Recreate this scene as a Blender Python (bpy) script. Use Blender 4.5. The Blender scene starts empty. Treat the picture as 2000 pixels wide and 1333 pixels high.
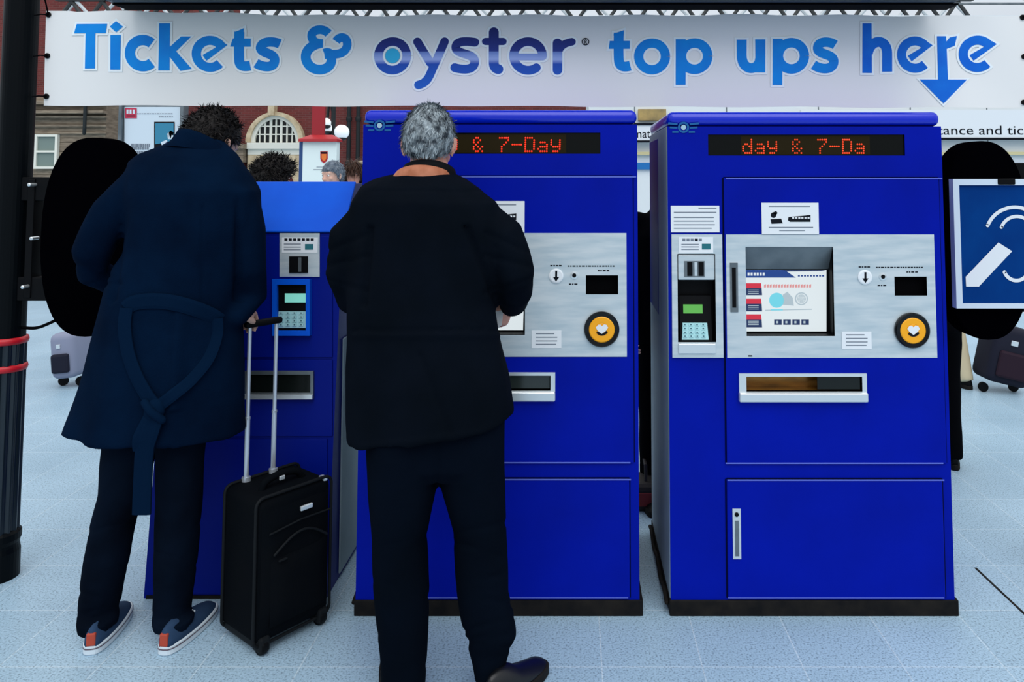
import bpy, bmesh, math, random
from mathutils import Vector, Matrix, noise
from mathutils.bvhtree import BVHTree
random.seed(7)
PI = math.pi
C = bpy.context.scene.collection
# ------------------------------------------------------------------ camera model
F, CX, CY, H = 1500.0, 1120.0, 260.0, 1.55
PT = math.atan(0.06)
SP, CP = math.sin(PT), math.cos(PT)
EYE = Vector((0, 0, H))

def ray(px, py):
    x, y = (px - CX) / F, -(py - CY) / F
    return Vector((x, CP - y * SP, SP + y * CP))

def P(px, py, Y):
    d = ray(px, py)
    return EYE + d * (Y / d.y)

def G(px, py):
    d = ray(px, py)
    return EYE + d * (-H / d.z)

def mpp(Y, Z=1.0):
    return (Y * CP + (Z - H) * SP) / F

def proj(v):
    zc = v.y * CP + (v.z - H) * SP
    yc = -v.y * SP + (v.z - H) * CP
    return CX + F * v.x / zc, CY - F * yc / zc

cam = bpy.data.cameras.new('camera')
cam.sensor_fit = 'HORIZONTAL'
cam.sensor_width = 36
cam.lens = 36 * F / 2000
cam.shift_x = -(CX - 1000) / 2000
cam.shift_y = -(666.5 - CY) / 2000
cam.clip_start = 0.05
cam.clip_end = 200
co = bpy.data.objects.new('camera', cam)
C.objects.link(co)
co.location = EYE
co.rotation_euler = (PI / 2 + PT, 0, 0)
bpy.context.scene.camera = co

# ------------------------------------------------------------------ materials
def lin(c):
    out = []
    for v in c:
        v /= 255.0
        out.append(v / 12.92 if v <= 0.04045 else ((v + 0.055) / 1.055) ** 2.4)
    return tuple(out) + (1.0,)

def mat(name, rgb, rough=0.5, metal=0.0, spec=0.5, emit=None, estr=1.0, bump=None, vary=None, coat=0.0, sheen=0.0):
    m = bpy.data.materials.new(name)
    m.use_nodes = True
    nt = m.node_tree
    b = nt.nodes['Principled BSDF']
    b.inputs['Base Color'].default_value = lin(rgb)
    b.inputs['Roughness'].default_value = rough
    b.inputs['Metallic'].default_value = metal
    b.inputs['Specular IOR Level'].default_value = spec
    b.inputs['Coat Weight'].default_value = coat
    b.inputs['Sheen Weight'].default_value = sheen
    if emit:
        b.inputs['Emission Color'].default_value = lin(emit)
        b.inputs['Emission Strength'].default_value = estr
    tc = None
    if bump or vary:
        tc = nt.nodes.new('ShaderNodeTexCoord')
    if vary:                                     # (scale, rgb2, stretch)
        mp = nt.nodes.new('ShaderNodeMapping')
        mp.inputs['Scale'].default_value = vary[2] if len(vary) > 2 else (1, 1, 1)
        nz = nt.nodes.new('ShaderNodeTexNoise')
        nz.inputs['Scale'].default_value = vary[0]
        nz.inputs['Detail'].default_value = 5
        rp = nt.nodes.new('ShaderNodeValToRGB')
        rp.color_ramp.elements[0].position = 0.36
        rp.color_ramp.elements[1].position = 0.64
        rp.color_ramp.elements[0].color = lin(rgb)
        rp.color_ramp.elements[1].color = lin(vary[1])
        nt.links.new(tc.outputs['Object'], mp.inputs['Vector'])
        nt.links.new(mp.outputs[0], nz.inputs['Vector'])
        nt.links.new(nz.outputs['Fac'], rp.inputs[0])
        nt.links.new(rp.outputs[0], b.inputs['Base Color'])
    if bump:                                     # (scale, strength, stretch)
        mp2 = nt.nodes.new('ShaderNodeMapping')
        mp2.inputs['Scale'].default_value = bump[2] if len(bump) > 2 else (1, 1, 1)
        n2 = nt.nodes.new('ShaderNodeTexNoise')
        n2.inputs['Scale'].default_value = bump[0]
        n2.inputs['Detail'].default_value = 4
        bp = nt.nodes.new('ShaderNodeBump')
        bp.inputs['Strength'].default_value = bump[1]
        bp.inputs['Distance'].default_value = 0.01
        nt.links.new(tc.outputs['Object'], mp2.inputs['Vector'])
        nt.links.new(mp2.outputs[0], n2.inputs['Vector'])
        nt.links.new(n2.outputs['Fac'], bp.inputs['Height'])
        nt.links.new(bp.outputs[0], b.inputs['Normal'])
    return m

# ------------------------------------------------------------------ mesh builder
class B:
    def __init__(s):
        s.v, s.f, s.m = [], [], []

    def add(s, vs, fs, mi=0):
        o = len(s.v)
        s.v += [Vector(p) for p in vs]
        s.f += [tuple(i + o for i in f) for f in fs]
        s.m += [mi] * len(fs)

    def merge(s, o, M=None, mi=None):
        k = len(s.v)
        s.v += [(M @ p if M else p.copy()) for p in o.v]
        s.f += [tuple(i + k for i in f) for f in o.f]
        s.m += (o.m if mi is None else [mi] * len(o.f))

    def xf(s, M):
        s.v = [M @ p for p in s.v]
        return s

    def box(s, x0, x1, y0, y1, z0, z1, bev=0.0, mi=0, seg=2):
        x0, x1 = min(x0, x1), max(x0, x1)
        y0, y1 = min(y0, y1), max(y0, y1)
        z0, z1 = min(z0, z1), max(z0, z1)
        bm = bmesh.new()
        bmesh.ops.create_cube(bm, size=1)
        for v in bm.verts:
            v.co = Vector((x0 + (v.co.x + .5) * (x1 - x0), y0 + (v.co.y + .5) * (y1 - y0), z0 + (v.co.z + .5) * (z1 - z0)))
        if bev > 0:
            bev = min(bev, .49 * min(x1 - x0, y1 - y0, z1 - z0))
            bmesh.ops.bevel(bm, geom=list(bm.edges), offset=bev, segments=seg, affect='EDGES', profile=0.5)
        bm.verts.index_update()
        s.add([v.co.copy() for v in bm.verts], [[v.index for v in f.verts] for f in bm.faces], mi)
        bm.free()

    def prism(s, poly, y0, y1, mi=0):
        """poly: (x,z) list counter-clockwise seen from the front (-y)"""
        n = len(poly)
        a = sum(poly[i][0] * poly[(i + 1) % n][1] - poly[(i + 1) % n][0] * poly[i][1] for i in range(n))
        if a < 0:
            poly = poly[::-1]
        vs = [(x, y0, z) for x, z in poly] + [(x, y1, z) for x, z in poly]
        fs = [tuple(range(n)), tuple(range(2 * n - 1, n - 1, -1))]
        fs += [(i, i + n, (i + 1) % n + n, (i + 1) % n) for i in range(n)]
        s.add(vs, fs, mi)

    def loft(s, rings, mi=0, cap0=True, cap1=True):
        n = len(rings[0])
        vs = [p for r in rings for p in r]
        fs = []
        for k in range(len(rings) - 1):
            for i in range(n):
                j = (i + 1) % n
                fs.append((k * n + i, k * n + j, (k + 1) * n + j, (k + 1) * n + i))
        if cap0:
            fs.append(tuple(range(n - 1, -1, -1)))
        if cap1:
            o = (len(rings) - 1) * n
            fs.append(tuple(o + i for i in range(n)))
        s.add(vs, fs, mi)

    def tube(s, pts, rad, n=14, mi=0, dome=True):
        pts = [Vector(p) for p in pts]
        if not isinstance(rad, (list, tuple)):
            rad = [rad] * len(pts)
        T = []
        for i in range(len(pts)):
            a, b = pts[max(i - 1, 0)], pts[min(i + 1, len(pts) - 1)]
            T.append((b - a).normalized())
        u = T[0].orthogonal().normalized()
        rings = []
        data = []
        for i, p in enumerate(pts):
            if i:
                u = (u - T[i] * u.dot(T[i])).normalized()
            w = T[i].cross(u)
            data.append((p, T[i], u.copy(), w, rad[i]))
        seq = []
        if dome:
            p, t, u, w, r = data[0]
            for q in (80, 55, 28):
                seq.append((p - t * r * math.sin(math.radians(q)), u, w, r * math.cos(math.radians(q))))
        for p, t, u, w, r in data:
            seq.append((p, u, w, r))
        if dome:
            p, t, u, w, r = data[-1]
            for q in (28, 55, 80):
                seq.append((p + t * r * math.sin(math.radians(q)), u, w, r * math.cos(math.radians(q))))
        for p, u, w, r in seq:
            rings.append([p + u * (r * math.cos(2 * PI * i / n)) + w * (r * math.sin(2 * PI * i / n)) for i in range(n)])
        s.loft(rings, mi)

    def ell(s, c, r, M=None, n=16, mi=0):
        rings = []
        k = max(6, n // 2)
        for a in range(1, k):
            t = PI * a / k
            rings.append([Vector((r[0] * math.sin(t) * math.cos(2 * PI * i / n), r[1] * math.sin(t) * math.sin(2 * PI * i / n), -r[2] * math.cos(t))) for i in range(n)])
        c = Vector(c)
        rings = [[(M.to_3x3() @ p if M else p) + c for p in g] for g in rings]
        s.loft(rings, mi)

    def lathe(s, c, prof, axis='y', n=40, mi=0):
        """prof: (radius, along) list; axis y looks back, z up"""
        c = Vector(c)
        rings = []
        for r, a in prof:
            g = []
            for i in range(n):
                t = 2 * PI * i / n
                if axis == 'y':
                    g.append(c + Vector((r * math.cos(t), a, r * math.sin(t))))
                else:
                    g.append(c + Vector((r * math.cos(t), r * math.sin(t), a)))
            rings.append(g)
        s.loft(rings, mi)

    def plate(s, x0, x1, z0, z1, y0, y1, holes=(), mi=0):
        """slab with rectangular holes (x0,x1,z0,z1)"""
        xs = sorted(set([x0, x1] + [h for q in holes for h in q[:2]]))
        zs = sorted(set([z0, z1] + [h for q in holes for h in q[2:]]))
        xs = [x for x in xs if x0 - 1e-9 <= x <= x1 + 1e-9]
        zs = [z for z in zs if z0 - 1e-9 <= z <= z1 + 1e-9]

        def solid(i, k):
            if i < 0 or k < 0 or i >= len(xs) - 1 or k >= len(zs) - 1:
                return False
            cx, cz = (xs[i] + xs[i + 1]) / 2, (zs[k] + zs[k + 1]) / 2
            return not any(q[0] < cx < q[1] and q[2] < cz < q[3] for q in holes)
        for i in range(len(xs) - 1):
            for k in range(len(zs) - 1):
                if not solid(i, k):
                    continue
                a, b, c, d = xs[i], xs[i + 1], zs[k], zs[k + 1]
                s.add([(a, y0, c), (b, y0, c), (b, y0, d), (a, y0, d)], [(0, 1, 2, 3)], mi)
                s.add([(a, y1, c), (b, y1, c), (b, y1, d), (a, y1, d)], [(3, 2, 1, 0)], mi)
                if not solid(i - 1, k):
                    s.add([(a, y0, c), (a, y0, d), (a, y1, d), (a, y1, c)], [(0, 1, 2, 3)], mi)
                if not solid(i + 1, k):
                    s.add([(b, y0, c), (b, y0, d), (b, y1, d), (b, y1, c)], [(3, 2, 1, 0)], mi)
                if not solid(i, k - 1):
                    s.add([(a, y0, c), (b, y0, c), (b, y1, c), (a, y1, c)], [(3, 2, 1, 0)], mi)
                if not solid(i, k + 1):
                    s.add([(a, y0, d), (b, y0, d), (b, y1, d), (a, y1, d)], [(0, 1, 2, 3)], mi)

    def pocket(s, x0, x1, z0, z1, y0, y1, mi=0, t=0.004, top=0.0, bot=0.0):
        """open-fronted recess: walls and a back, optional sloping top / bottom (drop at the back)"""
        o = [(x0, y0, z0), (x1, y0, z0), (x1, y0, z1), (x0, y0, z1)]
        k = [(x0, y1, z0 + bot), (x1, y1, z0 + bot), (x1, y1, z1 - top), (x0, y1, z1 - top)]
        vs = o + k
        s.add(vs, [(4, 5, 6, 7), (0, 1, 5, 4), (2, 3, 7, 6), (1, 2, 6, 5), (3, 0, 4, 7)], mi)

# name -> world location bookkeeping: roots and parts are only ever translated
W = {}

def tag(o, label=None, cat=None, group=None, kind=None):
    if label: o['label'] = label
    if cat: o['category'] = cat
    if group: o['group'] = group
    if kind: o['kind'] = kind
    return o

def obj(name, b, mats, parent=None, smooth=False, bevel=0.0):
    if not isinstance(mats, (list, tuple)):
        mats = [mats]
    if isinstance(b, bpy.types.Mesh):
        me = b
    else:
        me = bpy.data.meshes.new(name)
        me.from_pydata([tuple(p) for p in b.v], [], b.f)
        me.polygons.foreach_set('material_index', b.m)
    lo = [min(v.co[i] for v in me.vertices) for i in range(3)]
    hi = [max(v.co[i] for v in me.vertices) for i in range(3)]
    c = Vector(((lo[0] + hi[0]) / 2, (lo[1] + hi[1]) / 2, lo[2]))
    me.transform(Matrix.Translation(-c))
    me.materials.clear()
    for m in mats:
        me.materials.append(m)
    if not isinstance(b, bpy.types.Mesh):
        me.polygons.foreach_set('material_index', b.m)
    if smooth:
        me.polygons.foreach_set('use_smooth', [True] * len(me.polygons))
    me.update()
    o = bpy.data.objects.new(name, me)
    C.objects.link(o)
    if parent:
        o.parent = parent
        o.location = c - W[parent.name]
    else:
        o.location = c
    W[o.name] = c
    if bevel:
        md = o.modifiers.new('soft_edges', 'BEVEL')
        md.width = bevel
        md.segments = 2
        md.limit_method = 'ANGLE'
    return o

def root(name, loc, label, cat, group=None, kind=None):
    o = bpy.data.objects.new(name, None)
    o.empty_display_size = 0.1
    C.objects.link(o)
    o.location = loc
    W[o.name] = Vector(loc)
    return tag(o, label, cat, group, kind)

def dup(o, d, parent=None):
    """copy a thing with its parts and sub-parts, moved by d"""
    c = o.copy()
    C.objects.link(c)
    if parent:
        c.parent = parent
    else:
        c.location = o.location + d
    W[c.name] = W[o.name] + d
    for ch in [q for q in o.children]:
        dup(ch, d, c)
    return c

def fuse(name, b, voxel, smooth=6, fac=0.5):
    """one continuous surface from overlapping closed volumes"""
    me = bpy.data.meshes.new(name + '_raw')
    me.from_pydata([tuple(p) for p in b.v], [], b.f)
    me.update()
    bm = bmesh.new()
    bm.from_mesh(me)
    bmesh.ops.recalc_face_normals(bm, faces=bm.faces)
    bm.to_mesh(me)
    bm.free()
    o = bpy.data.objects.new(name + '_raw', me)
    C.objects.link(o)
    r = o.modifiers.new('r', 'REMESH')
    r.mode = 'VOXEL'
    r.voxel_size = voxel
    if smooth:
        sm = o.modifiers.new('s', 'SMOOTH')
        sm.iterations = smooth
        sm.factor = fac
    dg = bpy.context.evaluated_depsgraph_get()
    out = bpy.data.meshes.new_from_object(o.evaluated_get(dg))
    out.name = name
    bpy.data.objects.remove(o)
    bpy.data.meshes.remove(me)
    return out

def wrinkle(me, amp, sc, seed=0.0, extra=None):
    vs = me.vertices
    ns = [v.normal.copy() for v in vs]
    for v, n in zip(vs, ns):
        p = Vector((v.co.x * sc[0] + seed, v.co.y * sc[1], v.co.z * sc[2]))
        d = amp * (noise.noise(p) + 0.5 * noise.noise(p * 2.1 + Vector((3, 1, 7))))
        if extra:
            d += extra(v.co)
        v.co += n * d
    me.update()

def bvh_of(me):
    return BVHTree.FromPolygons([v.co.copy() for v in me.vertices], [tuple(p.vertices) for p in me.polygons])

def rowrings(rows, Y, n=36, pw=2.3, wave=None, tilt=None):
    """rows: (py, x_left, x_right, half_depth, dy) -> horizontal rings around a body standing at depth Y"""
    out = []
    for k, r in enumerate(rows):
        py, xl, xr, b, dy = r[:5]
        c = P((xl + xr) / 2, py, Y + dy)
        a = (P(xr, py, Y + dy).x - P(xl, py, Y + dy).x) / 2
        g = []
        for i in range(n):
            t = 2 * PI * i / n
            ct, st = math.cos(t), math.sin(t)
            x = a * math.copysign(abs(ct) ** (2 / pw), ct)
            y = b * math.copysign(abs(st) ** (2 / pw), st)
            s = 1.0
            if wave:
                s += wave(k, t)
            z = 0
            if tilt and len(r) > 5:
                z = r[5] * x
            g.append(c + Vector((x * s, y * s, z)))
        out.append(g)
    return out

def stroke(b, fn, pts, w, cap='butt', mi=0, sub=2.5, closed=False):
    """flat printed stroke; fn(px,py)->3D; pts in photo-plane units"""
    q = []
    n = len(pts)
    rng = range(n if closed else n - 1)
    for i in rng:
        a, c = Vector(pts[i]), Vector(pts[(i + 1) % n])
        k = max(1, int((c - a).length / sub))
        for j in range(k):
            q.append(a.lerp(c, j / k))
    if not closed:
        q.append(Vector(pts[-1]))
    L, R = [], []
    m = len(q)
    for i in range(m):
        if closed:
            t = q[(i + 1) % m] - q[(i - 1) % m]
        else:
            t = q[min(i + 1, m - 1)] - q[max(i - 1, 0)]
        t = t.normalized()
        nn = Vector((-t.y, t.x))
        L.append(q[i] + nn * w / 2)
        R.append(q[i] - nn * w / 2)
    vs = [fn(p.x, p.y) for p in L] + [fn(p.x, p.y) for p in R]
    fs = [(i, i + 1, m + i + 1, m + i) for i in range(m - 1)]
    if closed:
        fs.append((m - 1, 0, m, 2 * m - 1))
    b.add(vs, fs, mi)
    if cap == 'round' and not closed:
        for c in (q[0], q[-1]):
            disc(b, fn, c.x, c.y, w / 2, mi)

def disc(b, fn, x, y, r, mi=0, n=24):
    b.add([fn(x + r * math.cos(2 * PI * i / n), y + r * math.sin(2 * PI * i / n)) for i in range(n)], [tuple(range(n))], mi)

def arc(cx, cy, r, a0, a1, n=28, ry=None):
    """degrees, 0 = right, 90 = up in the picture"""
    ry = ry or r
    return [(cx + r * math.cos(math.radians(a0 + (a1 - a0) * i / n)), cy - ry * math.sin(math.radians(a0 + (a1 - a0) * i / n))) for i in range(n + 1)]

def poly(b, fn, pts, mi=0):
    b.add([fn(x, y) for x, y in pts], [tuple(range(len(pts)))], mi)

def bez(p0, p1, p2, p3, n=14):
    out = []
    for i in range(n + 1):
        t = i / n
        u = 1 - t
        out.append((u**3 * p0[0] + 3 * u*u*t * p1[0] + 3 * u*t*t * p2[0] + t**3 * p3[0],
                    u**3 * p0[1] + 3 * u*u*t * p1[1] + 3 * u*t*t * p2[1] + t**3 * p3[1]))
    return out

def spline(pts, n=6):
    """Catmull-Rom through 2D or 3D points"""
    pts = [Vector(p) for p in pts]
    out = []
    for i in range(len(pts) - 1):
        a, b_, c, d = pts[max(i - 1, 0)], pts[i], pts[i + 1], pts[min(i + 2, len(pts) - 1)]
        for k in range(n):
            t = k / n
            out.append(0.5 * ((2 * b_) + (c - a) * t + (2 * a - 5 * b_ + 4 * c - d) * t * t + (3 * b_ - a - 3 * c + d) * t**3))
    out.append(pts[-1])
    return out

def textmesh(s, size, fn, bold=0.0):
    """built-in font lettering as a flat mesh placed by fn(u,v); returns B and its width"""
    cu = bpy.data.curves.new('t', 'FONT')
    cu.body = s
    cu.size = size
    cu.offset = bold
    cu.resolution_u = 3
    o = bpy.data.objects.new('t', cu)
    C.objects.link(o)
    dg = bpy.context.evaluated_depsgraph_get()
    me = bpy.data.meshes.new_from_object(o.evaluated_get(dg))
    b = B()
    xs = [v.co.x for v in me.vertices]
    x0, x1 = min(xs), max(xs)
    b.add([fn(v.co.x, v.co.y, x0, x1) for v in me.vertices], [tuple(p.vertices) for p in me.polygons])
    bpy.data.objects.remove(o)
    bpy.data.meshes.remove(me)
    return b
# ------------------------------------------------------------------ palette
M = {}
M['blue'] = mat('machine_blue', (0, 22, 158), 0.45, spec=0.06, vary=(2.2, (0, 19, 142)))
M['blue_cap'] = mat('machine_blue_gloss', (0, 34, 190), 0.16, spec=0.5)
M['edge'] = mat('door_edge_highlight', (92, 108, 204), 0.3, 0.2, spec=0.4)  # pale blue paints the reflection lines along the door edges
M['gap_line'] = mat('door_gap_line', (0, 6, 48), 0.7, spec=0.05)  # dark gap lines around the doors, added as thin strips
M['kblue'] = mat('kiosk_blue', (0, 22, 128), 0.4, spec=0.1)
M['black'] = mat('black_plastic', (7, 8, 11), 0.5, spec=0.1)
M['soot'] = mat('black_plinth', (12, 12, 14), 0.75, spec=0.15, vary=(14, (30, 27, 24)))
M['gloss_black'] = mat('gloss_black', (5, 6, 9), 0.15, spec=0.3)
M['matt_black'] = mat('matt_black', (3, 3, 5), 0.8, spec=0.05)
M['steel'] = mat('brushed_steel', (182, 198, 206), 0.42, 0.3, spec=0.4, vary=(6, (206, 215, 219), (1, 1, 7)), bump=(60, 0.03, (1, 1, 12)))
M['steel_dark'] = mat('dark_steel', (104, 114, 120), 0.4, 0.7, vary=(8, (128, 136, 140)))
M['steel_side'] = mat('steel_side_panel', (126, 146, 158), 0.5, 0.1, spec=0.3, vary=(3, (150, 168, 178), (1, 1, 0.6)))
M['steel_bright'] = mat('bright_steel', (215, 222, 225), 0.25, 0.6)
M['white'] = mat('white_print', (225, 230, 234), 0.6, spec=0.2)
M['grey_ink'] = mat('grey_ink', (118, 128, 140), 0.7, spec=0.1)
M['dark_ink'] = mat('dark_ink', (18, 22, 30), 0.7, spec=0.1)
M['teal_ink'] = mat('teal_ink', (45, 110, 120), 0.6, spec=0.1)
M['logo_teal'] = mat('logo_teal', (24, 92, 150), 0.4, spec=0.2)
M['logo_white'] = mat('logo_white', (160, 190, 205), 0.4, spec=0.2)
M['led_off'] = mat('led_window', (5, 7, 6), 0.3, spec=0.15)
M['led_glow'] = mat('led_window_lit', (34, 26, 6), 0.4, spec=0.1)
M['led'] = mat('led_dot', (60, 6, 2), 0.4, emit=(255, 44, 14), estr=1.5)
M['led_orange'] = mat('led_dot_orange', (60, 10, 2), 0.4, emit=(255, 66, 14), estr=1.25)
M['lcd_green'] = mat('lcd_green', (70, 130, 50), 0.4, emit=(80, 170, 70), estr=0.55)
M['lcd_pale'] = mat('lcd_pale', (120, 190, 175), 0.4, emit=(130, 215, 200), estr=0.5)
M['keys'] = mat('keypad_keys', (170, 215, 218), 0.5, spec=0.3)
M['key_print'] = mat('keypad_print', (60, 105, 115), 0.6)
M['yellow'] = mat('reader_yellow', (246, 168, 16), 0.35, spec=0.4)
M['amber'] = mat('tray_reflection_amber', (170, 120, 50), 0.25, 0.5, vary=(9, (120, 85, 40), (1, 1, 4)))  # golden reflection from inside the tray, put into the colour
M['tray_dark'] = mat('tray_dark', (14, 20, 18), 0.2, spec=0.3)
M['glass'] = mat('tray_flap', (38, 46, 44), 0.12, spec=0.5)
M['scr_white'] = mat('screen_white', (60, 64, 66), 0.3, emit=(226, 236, 240), estr=0.9)
M['scr_blue'] = mat('screen_blue', (5, 15, 40), 0.3, emit=(20, 62, 138), estr=0.9)
M['scr_navy'] = mat('screen_navy', (5, 15, 30), 0.3, emit=(26, 44, 90), estr=0.9)
M['scr_red'] = mat('screen_red', (50, 5, 10), 0.3, emit=(212, 42, 66), estr=0.9)
M['scr_cyan'] = mat('screen_cyan', (20, 60, 70), 0.3, emit=(116, 214, 232), estr=0.9)
M['scr_grey'] = mat('screen_grey', (40, 45, 50), 0.3, emit=(178, 196, 206), estr=0.9)
M['scr_pink'] = mat('screen_pink', (60, 30, 30), 0.3, emit=(222, 150, 150), estr=0.9)

YF = G(1300, 1203).y                 # plane of the machine fronts
YB = YF + 0.64                       # their backs

def mx(px, py, Y=None): return P(px, py, Y or YF).x
def mz(py, Y=None): return P(CX, py, Y or YF).z

def R(x0, x1, y0, y1, Y=None):
    """picture rectangle -> (x0,x1,z0,z1) on the plane of the fronts"""
    ym = (y0 + y1) / 2
    return (mx(x0, ym, Y), mx(x1, ym, Y), mz(y1, Y), mz(y0, Y))

def shrink(r, d): return (r[0] + d, r[1] - d, r[2] + d, r[3] - d)

FONT57 = {'d': '00001 00001 01101 10011 10001 10001 01111', 'a': '00000 00000 01110 00001 01111 10001 01111',
          'y': '00000 10001 10001 10001 01111 00001 01110', '&': '01100 10010 10100 01000 10101 10010 01101',
          '7': '11111 00001 00010 00100 01000 01000 01000', '-': '00000 00000 00000 11111 00000 00000 00000',
          'D': '11110 10001 10001 10001 10001 10001 11110', ' ': '00000 00000 00000 00000 00000 00000 00000'}

def led_words(par, s, x0, x1, ytop, ybot, m, dx=0.0):
    """dot matrix lettering between picture columns x0..x1, one part for each word"""
    pitch = (x1 - x0) / (len(s) * 6 - 1)
    vp = (ybot - ytop) / 6.0
    k = 0
    for word in s.split(' '):
        b = B()
        for ch in word:
            for r, row in enumerate(FONT57[ch].split()):
                for c, bit in enumerate(row):
                    if bit == '1':
                        px, py = x0 + (k * 6 + c) * pitch, ytop + r * vp
                        p = Vector((mx(px, py) - dx, YF + 0.0055, mz(py)))
                        rad = 0.44 * pitch * mpp(YF)
                        b.lathe(p, [(rad, 0.0), (rad * 0.8, -0.0012), (rad * 0.3, -0.0018)], n=8)
            k += 1
        obj('display_text', b, m, par)
        k += 1

# ------------------------------------------------------------------ the two ticket machines
def build_machine():
    x0, x1 = mx(1306.5, 700), mx(1851, 700)
    zt = mz(218)
    t = root('ticket_machine', ((x0 + x1) / 2, (YF + YB) / 2, 0),
             'blue ticket machine at the right, red display reading day & 7-Da, nobody using it', 'ticket machine', 'blue ticket machines in a row')
    zp, zc = mz(1172), mz(247)
    led = R(1383, 1767, 263, 304)
    pin = R(1323, 1397, 496, 668)
    scr = R(1456, 1627, 482, 656)
    tray = R(1456, 1681, 734, 763)
    note = R(1745, 1808, 540, 577)
    # cabinet: front plate with openings, sides, back
    b = B()
    b.plate(x0, x1, zp, zc, YF, YF + 0.006, [led, pin, scr, tray, note])
    b.plate(x0 + .004, x1 - .004, zp, zc, YB - 0.01, YB)
    b.box(x1 - 0.006, x1, YF + .006, YB, zp, zc)
    obj('cabinet', b, M['blue'], t)
    b = B()
    b.box(x0 - .002, x0 + 0.006, YF + .0065, YB - .002, zp, zc + .0, 0.002)
    sp = obj('side_panel', b, M['steel_side'], t)
    tag(sp, 'grey steel side panel of the machine')
    b = B()
    b.box(x0 - .003, x0 + .008, YF + .30, YB - .003, zp + .95, zc - .03, 0.002)
    obj('upper_side_reflection', b, M['kblue'], sp)  # blue reflection on the steel side, put in as a coloured slab
    b = B()
    pts = [Vector((x0 - .012, YF + .02 + .6 * k / 12, .035 + .012 * math.sin(k * 1.3))) for k in range(13)]
    b.tube(pts, .008, 8)
    obj('cable', b, M['soot'], sp)
    b = B()
    b.box(x0, x1, YF, YB, zc + .001, zt, 0.024, seg=6)
    obj('top_cap', b, M['blue_cap'], t, smooth=True)
    b = B()
    b.box(x0 - .004, x1 + .012, YF - .006, YB + .004, 0, zp, 0.003)
    obj('plinth', b, M['soot'], t)
    # display
    b = B()
    b.pocket(*led, YF, YF + .006)
    l2 = R(1448, 1700, 266, 302)
    b.plate(l2[0], l2[1], l2[2], l2[3], YF + .0056, YF + .0062, mi=1)
    d = obj('display_window', b, [M['led_off'], M['led_glow']], t)
    led_words(d, 'day & 7-Da', 1452, 1692, 273, 299, M['led_orange'])
    # emblem
    b = B()
    def fe(px, py): return Vector((mx(px, py), YF - .0015, mz(py)))
    stroke(b, fe, arc(1335, 249, 9, 0, 360, 30), 4, mi=0)
    disc(b, fe, 1335, 249, 5, 1)
    for s in (-1, 1):
        stroke(b, fe, [(1335 + s * 12, 243), (1335 + s * 30, 241)], 4, mi=0)
        stroke(b, fe, [(1335 + s * 12, 250), (1335 + s * 27, 249)], 3.5, mi=0)
        stroke(b, fe, [(1335 + s * 10, 258), (1335 + s * 22, 258)], 3.5, mi=0)
    obj('emblem', b, [M['logo_teal'], M['logo_white']], t)
    # doors
    dr = R(1416, 1839, 348, 904)
    b = B()
    b.plate(dr[0], dr[1], dr[2], dr[3], YF - .008, YF - .0005, [scr, tray, note])
    up = obj('upper_door', b, M['blue'], t, bevel=.0045)
    lo = R(1420, 1842, 936, 1167)
    b = B()
    b.box(lo[0], lo[1], YF - .008, YF - .0005, lo[2], lo[3], .0045)
    dl = obj('lower_door', b, M['blue'], t)
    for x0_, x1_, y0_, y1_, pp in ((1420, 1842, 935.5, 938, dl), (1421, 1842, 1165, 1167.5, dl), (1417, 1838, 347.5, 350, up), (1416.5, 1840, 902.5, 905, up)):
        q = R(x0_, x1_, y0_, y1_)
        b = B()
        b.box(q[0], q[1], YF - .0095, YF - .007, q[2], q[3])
        obj('edge_highlight', b, M['edge'], pp)
    b = B()
    q = R(1413, 1416, 348, 904); xa, xb = lo[0], dr[1]
    b.box(dr[0] - .005, dr[0] - .0005, YF - .003, YF + .001, dr[2], dr[3])
    b.box(dr[1] + .0005, dr[1] + .004, YF - .003, YF + .001, dr[2], dr[3])
    b.box(dr[0], dr[1], YF - .003, YF + .001, dr[3] + .0005, dr[3] + .004)
    b.box(lo[0] - .005, lo[0] - .0005, YF - .003, YF + .001, lo[2], lo[3])
    b.box(lo[1] + .0005, lo[1] + .004, YF - .003, YF + .001, lo[2], lo[3])
    b.box(lo[0], lo[1], YF - .003, YF + .001, lo[3] + .0005, lo[3] + .004)
    obj('door_gap_line', b, M['gap_line'], t)
    h = R(1430, 1446, 992, 1090)
    b = B()
    b.plate(*h, YF - .011, YF - .006)
    hs = R(1434.5, 1442, 1015, 1084)
    b.box(hs[0], hs[1], YF - .0125, YF - .011, hs[2], hs[3], mi=1)
    b.lathe(((h[0] + h[1]) / 2, YF - .011, mz(1003)), [(.0075, 0), (.0075, -.003), (.003, -.004)], mi=2, n=16)
    obj('lock_handle', b, [M['steel_bright'], M['steel_dark'], M['black']], dl)
    # left column cover
    # steel fascia
    st = R(1418, 1825, 458, 698)
    b = B()
    b.plate(*st, YF - .010, YF - .0065, [scr, note])
    fa = obj('steel_fascia', b, M['steel'], up, bevel=.001)
    # screen recess
    b = B()
    b.pocket(scr[0], scr[1], scr[2], scr[3], YF - .008, YF + .055, top=0.0)
    b.add([(scr[0], YF - .006, scr[3] - .001), (scr[1], YF - .006, scr[3] - .001), (scr[1], YF + .048, mz(529)), (scr[0], YF + .048, mz(529))], [(0, 1, 2, 3)], 1)
    rc = obj('screen_recess', b, [M['black'], M['steel_dark']], up)
    YS = YF + .05
    def fs(d):
        return lambda px, py: Vector((mx(px, py), YS - d, mz(py)))
    b = B()
    f0, f1, f2 = fs(0.0), fs(.0008), fs(.0016)
    poly(b, f0, [(1458, 531), (1623, 531), (1623, 653), (1458, 653)], 0)
    poly(b, f1, [(1458, 531), (1540, 531), (1562, 546), (1458, 546)], 1)
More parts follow.
